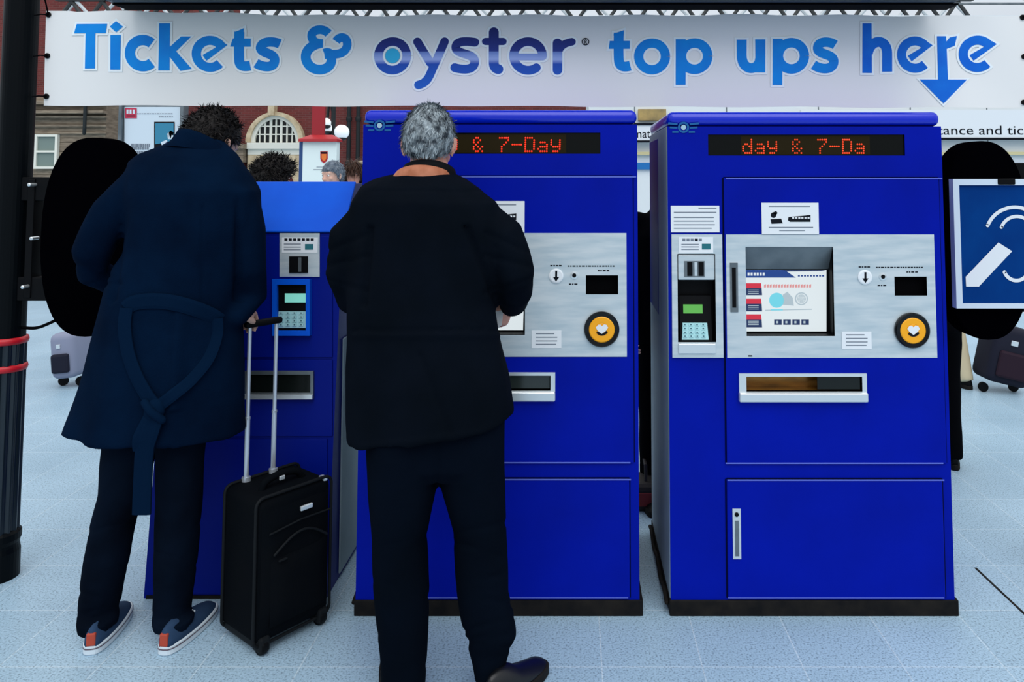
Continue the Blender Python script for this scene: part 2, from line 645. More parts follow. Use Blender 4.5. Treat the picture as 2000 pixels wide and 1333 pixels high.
    poly(b, f1, [(1534, 531), (1623, 531), (1612, 533), (1545, 534)], 2)
    for k in range(6):
        poly(b, f2, [(1466 + 6 * k, 536), (1470 + 6 * k, 536), (1470 + 6 * k, 542), (1466 + 6 * k, 542)], 0)
    for k in range(9):
        poly(b, f2, [(1566 + 6 * k, 541), (1570 + 6 * k, 541), (1570 + 6 * k, 544), (1566 + 6 * k, 544)], 1)
    for y0, y1 in ((557, 581), (588, 613), (619, 645)):
        poly(b, f1, [(1461, y0), (1493, y0), (1494, y0 + 10), (1461, y0 + 10)], 3)
        poly(b, f1, [(1461, y0 + 10), (1494, y0 + 10), (1495, y1), (1462, y1)], 2)
        for q in range(3):
            poly(b, f2, [(1467, y0 + 13 + 3.4 * q), (1488, y0 + 13 + 3.4 * q), (1488, y0 + 14.3 + 3.4 * q), (1467, y0 + 14.3 + 3.4 * q)], 5)
    for k in range(17):
        poly(b, f1, [(1499 + 5.6 * k, 560), (1503 + 5.6 * k, 559), (1502.6 + 5.6 * k, 566), (1498.6 + 5.6 * k, 566)], 6)
    disc(b, f1, 1524, 591, 15, 4)
    disc(b, f1, 1573, 588, 13, 5)
    disc(b, f2, 1573, 588, 10.5, 0)
    disc(b, f2, 1573, 588, 9, 5)
    poly(b, f1, [(1536, 600), (1536, 580), (1545, 574), (1556, 586), (1558, 602)], 5)
    stroke(b, f1, [(1501, 611), (1594, 609)], 2, mi=5)
    stroke(b, f2, [(1512, 610), (1536, 610)], 2.5, mi=4)
    for k in range(4):
        poly(b, f1, [(1519 + 18 * k, 629), (1534 + 18 * k, 629), (1534 + 18 * k, 640), (1519 + 18 * k, 640)], 2)
        poly(b, f2, [(1523 + 18 * k, 632), (1527 + 18 * k, 632), (1527 + 18 * k, 637), (1523 + 18 * k, 637)], 5)
    sc = obj('touch_screen', b, [M['scr_white'], M['scr_blue'], M['scr_navy'], M['scr_red'], M['scr_cyan'], M['scr_grey'], M['scr_pink']], rc)
    tag(sc, 'lit touch screen with red and navy buttons')
    # slots and sockets on the fascia
    YP = YF - .010
    s = R(1425, 1440, 513, 609)
    b = B()
    b.plate(*s, YP - .003, YP)
    s2 = R(1428.5, 1436, 522, 600)
    b.box(s2[0], s2[1], YP - .0042, YP - .003, s2[2], s2[3], mi=1)
    obj('card_slot', b, [M['steel_dark'], M['black']], fa)
    b = B()
    b.lathe((mx(1687, 541), YP, mz(541)), [(.026, 0), (.026, -.004), (.021, -.006), (.005, -.006)], mi=0)
    fc = lambda px, py: Vector((mx(px, py), YP - .0066, mz(py)))
    stroke(b, fc, [(1687, 531), (1687, 547)], 4, mi=1)
    poly(b, fc, [(1681, 543), (1693, 543), (1687, 552)], 1)
    obj('coin_slot', b, [M['white'], M['dark_ink']], fa)
    b = B()
    b.lathe((mx(1722, 540), YP, mz(540)), [(.014, 0), (.014, -.002), (.008, -.003)], mi=0, n=24)
    b.lathe((mx(1722, 540), YP - .003, mz(540)), [(.0075, 0), (.0075, -.001), (.004, -.0012)], mi=1, n=16)
    obj('coin_reject_button', b, [M['steel_bright'], M['black']], fa)
    b = B()
    b.pocket(*note, YF - .009, YF + .02)
    obj('note_slot', b, M['matt_black'], up)
    b = B()
    fi = lambda px, py: Vector((mx(px, py), YP - .0008, mz(py)))
    caps = []
    for (a, y, c) in ((1675, 521, 1697), (1709, 522, 1800), (1712, 557, 1730), (1768, 531, 1790)):
        x = a
        b = B()
        caps.append(b)
        while x < c:
            w = random.choice((3, 4.5, 6))
            poly(b, fi, [(x, y - 1.2), (min(x + w, c), y - 1.2), (min(x + w, c), y + 1.2), (x, y + 1.2)], 0)
            x += w + 1.6
    b = B()
    caps.append(b)
    poly(b, fi, [(1460, 693), (1468, 693), (1468, 695.5), (1460, 695.5)], 0)
    for b in caps:
        obj('printed_caption', b, [M['dark_ink']], fa)
    # yellow reader
    c = Vector((mx(1778, 644), YP, mz(644)))
    k = mpp(YF, c.z)
    b = B()
    b.lathe(c, [(34 * k, 0), (34 * k, -.010), (32 * k, -.015), (25 * k, -.013), (25 * k, 0)], mi=0, n=48)
    rd = obj('smartcard_reader', b, [M['gloss_black']], fa, smooth=False)
    b = B()
    b.lathe(c, [(25 * k, -.002), (25 * k, -.012), (23 * k, -.0145), (13 * k, -.0145), (12 * k, -.0138), (11 * k, -.0145), (2 * k, -.015)], n=48)
    yd = obj('yellow_disc', b, M['yellow'], rd)
    b = B()
    fh = lambda px, py: Vector((mx(px, py), YP - .0165, mz(py)))
    poly(b, fh, [(1766, 640), (1770, 634.5), (1775, 634), (1778, 637), (1782, 633.5), (1787, 634.5), (1790, 640), (1786, 646), (1778, 652), (1770, 646)], 0)
    stroke(b, lambda px, py: Vector((mx(px, py), YP - .0160, mz(py))), bez((1769, 648), (1774, 655), (1783, 655), (1788, 647)), 4.5, mi=1)  # dark crescent paints the shadow under the white mark
    obj('contactless_mark', b, [M['white'], M['dark_ink']], yd)
    # white stickers with small print
    def sticker(name, x0, x1, y0, y1, lines, y=YF - .0105, label=None):
        b = B()
        r = R(x0, x1, y0, y1)
        b.box(r[0], r[1], y - .0012, y, r[2], r[3])
        f = lambda px, py: Vector((mx(px, py), y - .0018, mz(py)))
        for (a, c, yy) in lines:
            poly(b, f, [(a, yy - .9), (c, yy - .9), (c, yy + .9), (a, yy + .9)], 1)
        return b, f
    b, f = sticker('s', 1642, 1700, 647, 681, [(1650, 1686, 653), (1650, 1692, 660), (1650, 1692, 667), (1650, 1690, 673.5)])
    tag(obj('notice_sticker', b, [M['white'], M['grey_ink']], fa), 'small white notice beside the yellow reader')
    b, f = sticker('s', 1310, 1405, 402, 454, [(1364, 1399, 407), (1316, 1399, 415), (1316, 1394, 425), (1316, 1394, 432), (1316, 1396, 439), (1316, 1390, 446)], y=YF - .0005)
    tag(obj('notice_sticker', b, [M['white'], M['grey_ink']], t), 'white notice above the card reader')
    b, f = sticker('s', 1486, 1597, 396, 457, [(1500, 1580, 403), (1500, 1586, 444), (1520, 1570, 450)], y=YF - .0115)
    disc(b, f, 1509, 420, 5.5, 2, 14)
    poly(b, f, [(1503, 428), (1524, 427), (1527, 436), (1505, 437)], 2)
    poly(b, f, [(1506, 416), (1514, 412), (1517, 416), (1514, 420)], 2)
    poly(b, f, [(1538, 424), (1581, 420), (1581, 433), (1541, 433), (1537, 430)], 2)
    for q in range(6):
        poly(b, lambda px, py: f(px, py) + Vector((0, -.0006, 0)), [(1545 + 6 * q, 424), (1549 + 6 * q, 424), (1549 + 6 * q, 427), (1545 + 6 * q, 427)], 0)
    tag(obj('train_sticker', b, [M['white'], M['grey_ink'], M['dark_ink']], up), 'white sticker with a black train picture')
    b = B()
    f = lambda px, py: Vector((mx(px, py), YF - .0070, mz(py)))
    poly(b, f, [(1536, 379), (1545, 378), (1546, 386), (1537, 386)], 0)
    for q in range(7):
        poly(b, f, [(1520 + 6.5 * q, 391), (1524 + 6.5 * q, 391), (1524 + 6.5 * q, 393.5), (1520 + 6.5 * q, 393.5)], 0)
    obj('small_print', b, [M['logo_white']], up)
    # card and pin module
    pm = R(1312, 1411, 458, 698)
    b = B()
    b.plate(*pm, YF - .008, YF - .0005, [pin])
    md = obj('payment_module', b, M['steel'], t, bevel=.001)
    b = B()
    r = R(1325, 1392, 463, 494)
    b.box(r[0], r[1], YF - .0095, YF - .008, r[2], r[3])
    f = lambda px, py: Vector((mx(px, py), YF - .0102, mz(py)))
    for q in range(5):
        poly(b, f, [(1332 + 8 * q, 466), (1338 + 8 * q, 466), (1338 + 8 * q, 471), (1332 + 8 * q, 471)], 1 if q != 3 else 2)
    for yy in (477, 482, 487):
        poly(b, f, [(1330, yy - .8), (1364, yy - .8), (1364, yy + .8), (1330, yy + .8)], 1)
    poly(b, f, [(1370, 476), (1387, 476), (1387, 487), (1370, 487)], 3)
    obj('label', b, [M['white'], M['grey_ink'], M['dark_ink'], M['teal_ink']], md)
    b = B()
    b.pocket(*pin, YF - .006, YF + .05)
    rp = obj('keypad_recess', b, M['black'], md)
    b = B()
    r = R(1324, 1396, 498, 547)
    b.box(r[0], r[1], YF - .003, YF + .04, r[2], r[3], .003)
    r2 = R(1336, 1376, 510, 541)
    b.box(r2[0], r2[1], YF - .0045, YF - .003, r2[2], r2[3], mi=1)
    for a, c, mi in ((1342, 1352, 2), (1356, 1361, 0), (1364, 1374, 3)):
        q = R(a, c, 512, 539)
        b.box(q[0], q[1], YF - .0065, YF - .0045, q[2], q[3], mi=mi)
    tag(obj('card_entry', b, [M['steel'], M['steel_dark'], M['black'], M['black']], md), 'steel card entry with dark slot')
    b = B()
    r = R(1324, 1397, 670, 690)
    b.box(r[0], r[1], YF - .014, YF - .008, r[2], r[3], .003)
    obj('lip', b, M['steel_bright'], md)
    # keypad tilted in its recess
    r = R(1329, 1391, 580, 666)
    b = B()
    b.add([(r[0], YF + .002, r[2]), (r[1], YF + .002, r[2]), (r[1], YF + .03, r[3]), (r[0], YF + .03, r[3]),
           (r[0], YF + .049, r[2]), (r[1], YF + .049, r[2]), (r[1], YF + .049, r[3]), (r[0], YF + .049, r[3])],
          [(0, 1, 2, 3), (4, 7, 6, 5), (0, 4, 5, 1), (3, 2, 6, 7), (0, 3, 7, 4), (1, 5, 6, 2)])
    pd = obj('pin_pad', b, M['black'], rp)
    def tilt(px, py, d):
        z = mz(py)
        u = (z - r[2]) / (r[3] - r[2])
        return Vector((mx(px, py), YF + .002 + .028 * u - d, z))
    b = B()
    b.loft([[tilt(x, y, .0005) for x, y in ((1336, 614), (1374, 614), (1374, 597), (1336, 597))], [tilt(x, y, .003) for x, y in ((1336, 614), (1374, 614), (1374, 597), (1336, 597))]])
    obj('lcd', b, M['lcd_green'], pd)
    b = B()
    b.loft([[tilt(x, y, .0005) for x, y in ((1332, 664), (1384, 664), (1382, 632), (1334, 632))], [tilt(x, y, .003) for x, y in ((1332, 664), (1384, 664), (1382, 632), (1334, 632))]])
    for q in range(4):
        for w in range(4):
            x, y = 1338 + 12 * q, 635 + 7.3 * w
            b.loft([[tilt(px, py, e) for px, py in ((x - 4, y + 2.4), (x + 4, y + 2.4), (x + 4, y - 2.4), (x - 4, y - 2.4))] for e in (.003, .006)], mi=0)
            poly(b, lambda px, py: tilt(px, py, .0064), [(x - 1.6, y - 1.2), (x + 1.6, y - 1.2), (x + 1.6, y + 1.2), (x - 1.6, y + 1.2)], 1)
    obj('keypad', b, [M['keys'], M['key_print']], pd)
    # ticket tray
    o = R(1442, 1690, 728, 768)
    b = B()
    b.plate(*o, YF - .016, YF - .006, [tray])
    r = R(1441, 1691, 764, 783)
    b.box(r[0], r[1], YF - .030, YF - .006, r[2], r[3], .006, seg=3)
    tr = obj('ticket_tray', b, M['steel_bright'], up, bevel=.001)
    b = B()
    b.pocket(*tray, YF - .015, YF + .06)
    tag(obj('tray_hollow', b, M['amber'], tr), 'ticket tray hollow with an amber reflection painted in')
    b = B()
    q = (tray[0] + (tray[1] - tray[0]) * .62, tray[1] - .003, tray[2] + .004, tray[3] - .003)
    b.box(q[0], q[1], YF - .004, YF + .0, q[2], q[3], .001)
    obj('tray_flap', b, M['tray_dark'], tr)
    return t

m2 = build_machine()
DX = mx(1778, 644) - mx(1175, 641)
m1 = dup(m2, Vector((-DX, 0, 0)))
m1['label'] = 'blue ticket machine in front of the man in the black jacket, display reading 7-Day'
m1.scale = (1, 1, 1.004)

def walk(o):
    for c in o.children:
        yield c
        yield from walk(c)

for c in list(walk(m1)):
    base = c.name.split('.')[0]
    if base == 'display_text':
        bpy.data.objects.remove(c)
        continue
    if base == 'display_window':
        win1 = c
    if base == 'tray_hollow':
        c.data = c.data.copy()
        c.data.materials[0] = M['tray_dark']
        tag(c, 'dark hollow of the ticket tray')
    if base == 'tray_flap':
        c.data = c.data.copy()
        c.data.materials[0] = M['glass']
    if base == 'train_sticker':
        c.location.x += 26 * mpp(YF)

led_words(win1, 'y & 7-Day', 1469, 1692, 273, 299, M['led'], DX)

# ------------------------------------------------------------------ the smaller sloping kiosk
YK = G(400, 1170).y                      # foot of its front
YT = YK + 0.12                           # where the slope meets the header
ZT = P(1120, 456, YT).z
ZH = P(1120, 359, YT + .17).z
YH = YT + .17

def K(px, py, d=0.0):
    """picture point on the sloping front, d metres proud of it"""
    r = ray(px, py)
    n = Vector((0, -ZT, (YT - YK))).normalized()
    p0 = Vector((0, YK, 0))
    t = (p0 - EYE).dot(n) / r.dot(n)
    return EYE + r * t + n * d

KL0, KR0 = G(281, 1171).x, G(628, 1171).x
KLT, KRT = KL0 + .0, KR0 + .0
kx0, kx1 = K(281, 1165).x, K(661, 640).x
kt = root('ticket_kiosk', ((kx0 + kx1) / 2, YK + .25, 0), 'smaller blue ticket kiosk with a sloping front, behind the man in the long coat', 'ticket kiosk')
YKB = YK + .52
b = B()
prof = [(YK, .0), (YT, ZT), (YH, ZH), (YKB, ZH), (YKB, 0)]
prof_in = prof
b.add([(kx0, y, z) for y, z in prof] + [(kx1, y, z) for y, z in prof],
      [(0, 1, 6, 5), (2, 3, 8, 7), (3, 4, 9, 8), (4, 0, 5, 9), (0, 4, 3, 2, 1)], 0)
b.add([(kx1, y, z) for y, z in prof], [(0, 1, 2, 3, 4)], 0)
obj('cabinet', b, [M['kblue']], kt)
b = B()
hn = Vector((0, -(ZH - ZT), YH - YT)).normalized()
hp = [Vector((kx0 - .004, YT, ZT)), Vector((kx1 + .004, YT, ZT)), Vector((kx1 + .004, YH, ZH + .002)), Vector((kx0 - .004, YH, ZH + .002))]
b.loft([[p + hn * .001 for p in hp], [p + hn * .012 for p in hp]])
M['kheader'] = mat('kiosk_blue_skylit', (0, 92, 222), 0.4, spec=0.15, vary=(5, (0, 84, 212)))  # brightness of the sky on the tilted header is put into this blue
tag(obj('header_panel', b, M['kheader'], kt, bevel=.004), 'tilted blue header panel, sky brightness painted in')
b = B()
b.box(kx1 + .001, kx1 + .008, YK + .14, YKB, .02, .92, .002)
tag(obj('side_panel', b, M['steel_side'], kt), 'grey steel side panel of the kiosk')
b = B()
b.box(kx0 + .01, kx1 - .01, YK - .004, YKB - .02, 0, .012)
obj('plinth', b, M['soot'], kt)

def kslab(name, x0, x1, y0, y1, d0, d1, m, par, bevel=.001, label=None):
    b = B()
    c = ((x0, y1), (x1, y1), (x1, y0), (x0, y0))
    b.loft([[K(x, y, d0) for x, y in c], [K(x, y, d1) for x, y in c]])
    o = obj(name, b, m, par, bevel=bevel)
    if label: tag(o, label)
    return o

def kframe(name, x0, x1, y0, y1, hx0, hx1, hy0, hy1, d0, d1, m, par):
    b = B()
    o_ = ((x0, y1), (x1, y1), (x1, y0), (x0, y0))
    i_ = ((hx0, hy1), (hx1, hy1), (hx1, hy0), (hx0, hy0))
    b.loft([[K(x, y, d0) for x, y in o_], [K(x, y, d1) for x, y in o_], [K(x, y, d1) for x, y in i_], [K(x, y, d0) for x, y in i_]], cap0=False, cap1=False)
    return obj(name, b, m, par, bevel=.001)

up = kslab('upper_door', 336, 650, 462, 698, .001, .006, M['kblue'], kt)
lw = kslab('lower_door', 325, 650, 703, 852, .001, .006, M['kblue'], kt)
fl = kslab('bottom_door', 318, 640, 858, 1160, .001, .005, M['kblue'], kt)
cr = kslab('card_reader_panel', 548, 626, 456, 541, .006, .012, M['steel'], up)
b = B()
c = ((553, 494), (622, 494), (623, 464), (553, 464))
b.loft([[K(x, y, .012) for x, y in c], [K(x, y, .0135) for x, y in c]])
f = lambda x, y: K(x, y, .0142)
for q in range(7):
    poly(b, f, [(558 + 8.5 * q, 466), (564 + 8.5 * q, 466), (564 + 8.5 * q, 471), (558 + 8.5 * q, 471)], 1)
for yy in (477, 483, 488):
    poly(b, f, [(557, yy - .8), (590, yy - .8), (590, yy + .8), (557, yy + .8)], 2)
poly(b, f, [(598, 477), (614, 477), (614, 488), (598, 488)], 3)
obj('label', b, [M['white'], M['dark_ink'], M['grey_ink'], M['teal_ink']], cr)
b = B()
c = ((568, 533), (604, 533), (604, 501), (568, 501))
b.loft([[K(x, y, .012) for x, y in c], [K(x, y, .017) for x, y in c]])
c = ((586, 531), (592, 531), (592, 503), (586, 503))
b.loft([[K(x, y, .017) for x, y in c], [K(x, y, .021) for x, y in c]], mi=1)
obj('card_slot', b, [M['black'], M['steel_dark']], cr)
kp = kframe('keypad_surround', 537, 610, 545, 655, 546, 602, 556, 645, .004, .030, M['kheader'], up)
b = B()
c = ((545, 646), (603, 646), (603, 555), (545, 555))
b.loft([[K(x, y, .0065) for x, y in c], [K(x, y, .012) for x, y in c]])
pd = obj('pin_pad', b, M['black'], kp)
kslab('lcd', 559, 600, 573, 591, .012, .016, M['lcd_pale'], pd)
b = B()
c = ((545, 640), (600, 640), (600, 608), (547, 608))
b.loft([[K(x, y, .012) for x, y in c], [K(x, y, .016) for x, y in c]])
for q in range(4):
    for w in range(4):
        x, y = 552.5 + 13 * q, 611 + 7.6 * w
        b.loft([[K(px, py, e) for px, py in ((x - 4, y + 2.5), (x + 4, y + 2.5), (x + 4, y - 2.5), (x - 4, y - 2.5))] for e in (.016, .0195)])
        poly(b, lambda px, py: K(px, py, .02), [(x - 1.5, y - 1.2), (x + 1.5, y - 1.2), (x + 1.5, y + 1.2), (x - 1.5, y + 1.2)], 1)
obj('keypad', b, [M['keys'], M['key_print']], pd)
tr = kframe('ticket_tray', 482, 615, 724, 778, 489, 609, 731, 766, .006, .018, M['steel_dark'], lw)
kslab('tray_hollow', 488, 610, 730, 767, .0062, .008, M['tray_dark'], tr)
kslab('tray_lip', 482, 615, 769, 778, .018, .030, M['steel_bright'], tr)
# ------------------------------------------------------------------ floor
def floor_material():
    m = bpy.data.materials.new('pale_terrazzo')
    m.use_nodes = True
    nt = m.node_tree
    b = nt.nodes['Principled BSDF']
    tc = nt.nodes.new('ShaderNodeTexCoord')
    mp = nt.nodes.new('ShaderNodeMapping')
    mp.inputs['Location'].default_value = (-G(1170, 1210).x, 0.02, 0)
    br = nt.nodes.new('ShaderNodeTexBrick')
    br.offset = 0
    br.squash = 1
    br.inputs['Scale'].default_value = 1
    br.inputs['Brick Width'].default_value = 0.32
    br.inputs['Row Height'].default_value = 0.32
    br.inputs['Mortar Size'].default_value = 0.0022
    br.inputs['Mortar Smooth'].default_value = 0.3
    br.inputs['Color1'].default_value = lin((152, 180, 199))
    br.inputs['Color2'].default_value = lin((158, 186, 205))
    br.inputs['Mortar'].default_value = lin((184, 203, 215))
    n1 = nt.nodes.new('ShaderNodeTexNoise'); n1.inputs['Scale'].default_value = 150; n1.inputs['Detail'].default_value = 6
    r1 = nt.nodes.new('ShaderNodeValToRGB')
    r1.color_ramp.elements[0].position = .33; r1.color_ramp.elements[0].color = (.46, .48, .50, 1)
    r1.color_ramp.elements[1].position = .46; r1.color_ramp.elements[1].color = (1, 1, 1, 1)
    e = r1.color_ramp.elements.new(.66); e.color = (1.18, 1.18, 1.18, 1)
    n2 = nt.nodes.new('ShaderNodeTexNoise'); n2.inputs['Scale'].default_value = 1.3; n2.inputs['Detail'].default_value = 4
    r2 = nt.nodes.new('ShaderNodeValToRGB')
    r2.color_ramp.elements[0].position = .3; r2.color_ramp.elements[0].color = (.84, .86, .87, 1)
    r2.color_ramp.elements[1].position = .7; r2.color_ramp.elements[1].color = (1.06, 1.05, 1.04, 1)
    m1 = nt.nodes.new('ShaderNodeMixRGB'); m1.blend_type = 'MULTIPLY'; m1.inputs[0].default_value = 1
    m2_ = nt.nodes.new('ShaderNodeMixRGB'); m2_.blend_type = 'MULTIPLY'; m2_.inputs[0].default_value = 1
    L = nt.links.new
    L(tc.outputs['Object'], mp.inputs[0]); L(mp.outputs[0], br.inputs['Vector'])
    L(tc.outputs['Object'], n1.inputs['Vector']); L(n1.outputs['Fac'], r1.inputs[0])
    L(tc.outputs['Object'], n2.inputs['Vector']); L(n2.outputs['Fac'], r2.inputs[0])
    L(br.outputs['Color'], m1.inputs[1]); L(r1.outputs[0], m1.inputs[2])
    L(m1.outputs[0], m2_.inputs[1]); L(r2.outputs[0], m2_.inputs[2])
    L(m2_.outputs[0], b.inputs['Base Color'])
    b.inputs['Roughness'].default_value = 0.38
    b.inputs['Specular IOR Level'].default_value = 0.35
    return m

b = B()
b.box(-30, 30, -4, 40, -.2, 0)
fl = bpy.data.meshes.new('floor')
fl.from_pydata([tuple(p) for p in b.v], [], b.f)
fl.materials.append(floor_material())
fo = bpy.data.objects.new('floor', fl)
C.objects.link(fo)
W['floor'] = Vector((0, 0, 0))
tag(fo, kind='structure')
b = B()
a, c = G(1905, 1110), G(2040, 1237)
d = (c - a).normalized(); n = Vector((-d.y, d.x, 0)) * .0045
b.loft([[a - n, c - n, c + n, a + n], [p + Vector((0, 0, .0015)) for p in (a - n, c - n, c + n, a + n)]])
jg = obj('joint_gap', b, M['soot'], fo)
tag(jg, 'dark open joint in the floor')

# ------------------------------------------------------------------ banner
YBN = 3.10
def ripple(p):
    x, z = p.x, p.z
    return .008 * math.sin(x * 5.1 + .6) + .006 * math.sin(x * 2.3 - z * 4) + .004 * math.sin(x * 13 + z * 9) * max(0, min(1, (x - .9) / .5))
def BN(px, py, d=0.0):
    p = P(px, py, YBN)
    p.y += ripple(p) - d
    return p
b = B()
NX, NZ = 160, 16
for s, yo in ((0, 0.0), (1, .0018)):
    vs = []
    for i in range(NX + 1):
        for k in range(NZ + 1):
            u, w = i / NX, k / NZ
            xt, xb = 90 + (2010 - 90) * u, 83 + (2013 - 83) * u
            yt = 21 + 9 * min(1, u * 3) + 1.6 * math.sin(u * 60) * (u > .03)
            yb = 206 + 4 * u + .8 * math.sin(u * 47)
            vs.append(BN(xt + (xb - xt) * w, yt + (yb - yt) * w, -yo))
    fs = []
    for i in range(NX):
        for k in range(NZ):
            q = i * (NZ + 1) + k
            fs.append((q, q + 1, q + NZ + 2, q + NZ + 1))
    b.add(vs, fs)
M['vinyl'] = mat('white_vinyl', (233, 233, 232), 0.55, spec=0.3)
bt = obj('banner', b, M['vinyl'], smooth=True)
tag(bt, 'long white vinyl banner with blue lettering tied above the ticket machines', 'banner')
M['halo'] = mat('lettering_outline', (236, 244, 248), 0.6, spec=0.2)
def grad_mat(name, stops, zlo, zhi):
    m = mat(name, (20, 80, 160), 0.5, spec=0.3)
    nt = m.node_tree
    g = nt.nodes.new('ShaderNodeNewGeometry')
    s = nt.nodes.new('ShaderNodeSeparateXYZ')
    mr = nt.nodes.new('ShaderNodeMapRange')
    mr.inputs['From Min'].default_value = zlo
    mr.inputs['From Max'].default_value = zhi
    rp = nt.nodes.new('ShaderNodeValToRGB')
    rp.color_ramp.elements[0].position = stops[0][0]; rp.color_ramp.elements[0].color = lin(stops[0][1])
    rp.color_ramp.elements[1].position = stops[-1][0]; rp.color_ramp.elements[1].color = lin(stops[-1][1])
    for p, c in stops[1:-1]:
        e = rp.color_ramp.elements.new(p); e.color = lin(c)
    nt.links.new(g.outputs['Position'], s.inputs[0]); nt.links.new(s.outputs['Z'], mr.inputs['Value'])
    nt.links.new(mr.outputs[0], rp.inputs[0]); nt.links.new(rp.outputs[0], nt.nodes['Principled BSDF'].inputs['Base Color'])
    return m
# printed two-tone ink of the logo word: navy above, a pale band, mid blue below
M['oyster'] = grad_mat('logo_ink', [(0, (14, 96, 196)), (.40, (10, 74, 176)), (.47, (158, 178, 232)), (.575, (112, 140, 208)), (.60, (12, 44, 132)), (1, (8, 24, 100))], P(0, 176, YBN).z, P(0, 50, YBN).z)
M['sky_ink'] = mat('sky_blue_ink', (10, 140, 226), 0.5, spec=0.15, vary=(9, (16, 126, 218)))
M['mid_ink'] = mat('mid_blue_ink', (8, 98, 206), 0.5, spec=0.15, vary=(9, (14, 112, 214)))
M['cyan_ink'] = mat('cyan_ink', (40, 176, 222), 0.5, spec=0.3)

WORDS = {'tickets': [], 'amp': [], 'oyster': [], 'top': [], 'ups': [], 'here': []}
def S(word, pts, w, cap='butt', closed=False): WORDS[word].append(('s', pts, w, cap, closed))
def PG(word, pts): WORDS[word].append(('p', pts))
def e_letter(word, cx, cy, r, w, tip, start=(-15, 6)):
    S(word, arc(cx, cy, r + .8, 28, 315, 40), w - 1.8)
    PG(word, [(tip[0], tip[1]), (cx - 7, cy + 13.5), (cx - 14.5, cy + 2.5), (cx + 9, cy - 11.5), (tip[0] - 9, tip[1] - 6)])
k = 'tickets'
PG(k, [(151.5, 47.5), (212, 47.5), (209, 65.5), (146, 65.5)])
PG(k, [(169, 60), (188.5, 60), (186.5, 134), (166.5, 134)])
PG(k, [(217, 53), (229.5, 42), (243, 53), (229.5, 64)])
PG(k, [(218, 69), (238.5, 69), (236.5, 136.5), (216.8, 136.5)])
S(k, arc(281.5, 104.5, 25.5, 48, 312, 34), 20)
PG(k, [(314, 47), (334.8, 47), (333, 138), (311, 138)])
PG(k, [(331, 95), (356, 72), (375.5, 72), (346, 101), (376, 135), (354, 139), (330, 107)])
e_letter(k, 411, 105.5, 25.5, 19.5, (444.5, 88))
S(k, bez((467.5, 62), (466, 95), (466, 105), (467, 118)) + bez((467, 118), (467, 130), (476, 130.5), (488, 128)), 19)
PG(k, [(460, 62), (476, 55), (475, 66), (458.5, 66)])
PG(k, [(455, 75), (489, 75), (489, 91), (449.5, 91)])
S(k, bez((545, 85), (535, 80), (512, 78), (508, 92)) + bez((508, 92), (506, 104), (534, 102), (535, 116)) + bez((535, 116), (536, 134), (512, 132), (499, 123)), 18.5)
k = 'amp'
S(k, bez((640, 65), (630, 52), (606, 56), (607, 70)) + bez((607, 70), (608, 82), (620, 84), (629, 84)), 17)
S(k, bez((622, 84), (596, 90), (590, 110), (600, 124)) + bez((600, 124), (612, 142), (646, 138), (646, 116)) + bez((646, 116), (646, 104), (640, 100), (632, 104)), 19)
S(k, bez((632, 106), (648, 104), (672, 110), (677, 88)) + bez((677, 88), (678, 70), (662, 68), (655, 80)), 17)
k = 'oyster'
S(k, arc(766.7, 109, 28, 0, 360, 60), 17, closed=False)
S(k, [(815.7, 82), (841, 123)], 16.5, 'round')
S(k, bez((869, 82), (858, 108), (848, 130), (840, 148)) + bez((840, 148), (834, 160), (828, 164), (818, 166.5)), 16.5, 'round')
S(k, bez((928, 83.5), (914, 81.5), (890, 79), (891, 94)) + bez((891, 94), (892, 108), (929, 104), (928, 122)) + bez((928, 122), (927, 140), (903, 137), (889, 133)), 17, 'round')
S(k, bez((965, 64), (965, 90), (965, 110), (965, 122)) + bez((965, 122), (965, 132), (969, 135), (974, 136)), 19, 'round')
S(k, [(949, 82), (983, 82)], 14, 'round')
S(k, arc(1031.7, 110, 28, 0, 305, 50), 17, 'round')
S(k, [(1006, 112), (1058, 112)], 13)
S(k, [(1089, 85), (1089, 137)], 18.5, 'round')
S(k, bez((1090, 104), (1094, 88), (1106, 84), (1117, 82)), 15, 'round')
k = 'top'
S(k, bez((1208.5, 64), (1208, 95), (1208, 104), (1208.5, 116)) + bez((1208.5, 116), (1209, 131), (1219, 132), (1231, 128.5)), 19)
PG(k, [(1198.5, 66), (1218.5, 59), (1218, 70), (1198.5, 70)])
PG(k, [(1191, 80), (1230, 80), (1230, 95.5), (1189, 95.5)])
S(k, arc(1273.4, 110.4, 26, 0, 360, 50), 18)
PG(k, [(1319.5, 77), (1338.8, 77), (1338.8, 166), (1319.5, 166)])
S(k, arc(1356, 110.3, 25.5, 0, 360, 50), 18.5)
k = 'ups'
PG(k, [(1437.5, 78.5), (1457, 78.5), (1457, 112), (1438, 112)])
S(k, bez((1447.5, 108), (1447, 142), (1482, 140), (1483, 116)), 19)
PG(k, [(1473.5, 78), (1493.5, 78), (1493.5, 142), (1474.5, 142)])
PG(k, [(1507.6, 77), (1527, 77), (1527, 166.5), (1507.8, 166.5)])
S(k, arc(1544.5, 109.8, 25.5, 0, 360, 50), 18.5)
S(k, bez((1631, 88), (1620, 80), (1597, 80), (1596, 94)) + bez((1596, 94), (1595, 108), (1628, 104), (1628.5, 120)) + bez((1628.5, 120), (1628, 138), (1602, 137), (1588, 127)), 18.5)
k = 'here'
PG(k, [(1684.6, 46), (1702.5, 46), (1704.5, 142), (1685.5, 142)])
S(k, bez((1696, 104), (1700, 76), (1733, 72), (1734, 104)) + [(1734.5, 139.5)], 19.5)
e_letter(k, 1789, 106, 26, 19.5, (1824, 87.5))
PG(k, [(1833, 69.5), (1851, 69.5), (1853.5, 156), (1834, 156)])
PG(k, [(1848, 84), (1858, 72), (1872, 69), (1868, 88), (1851, 95)])
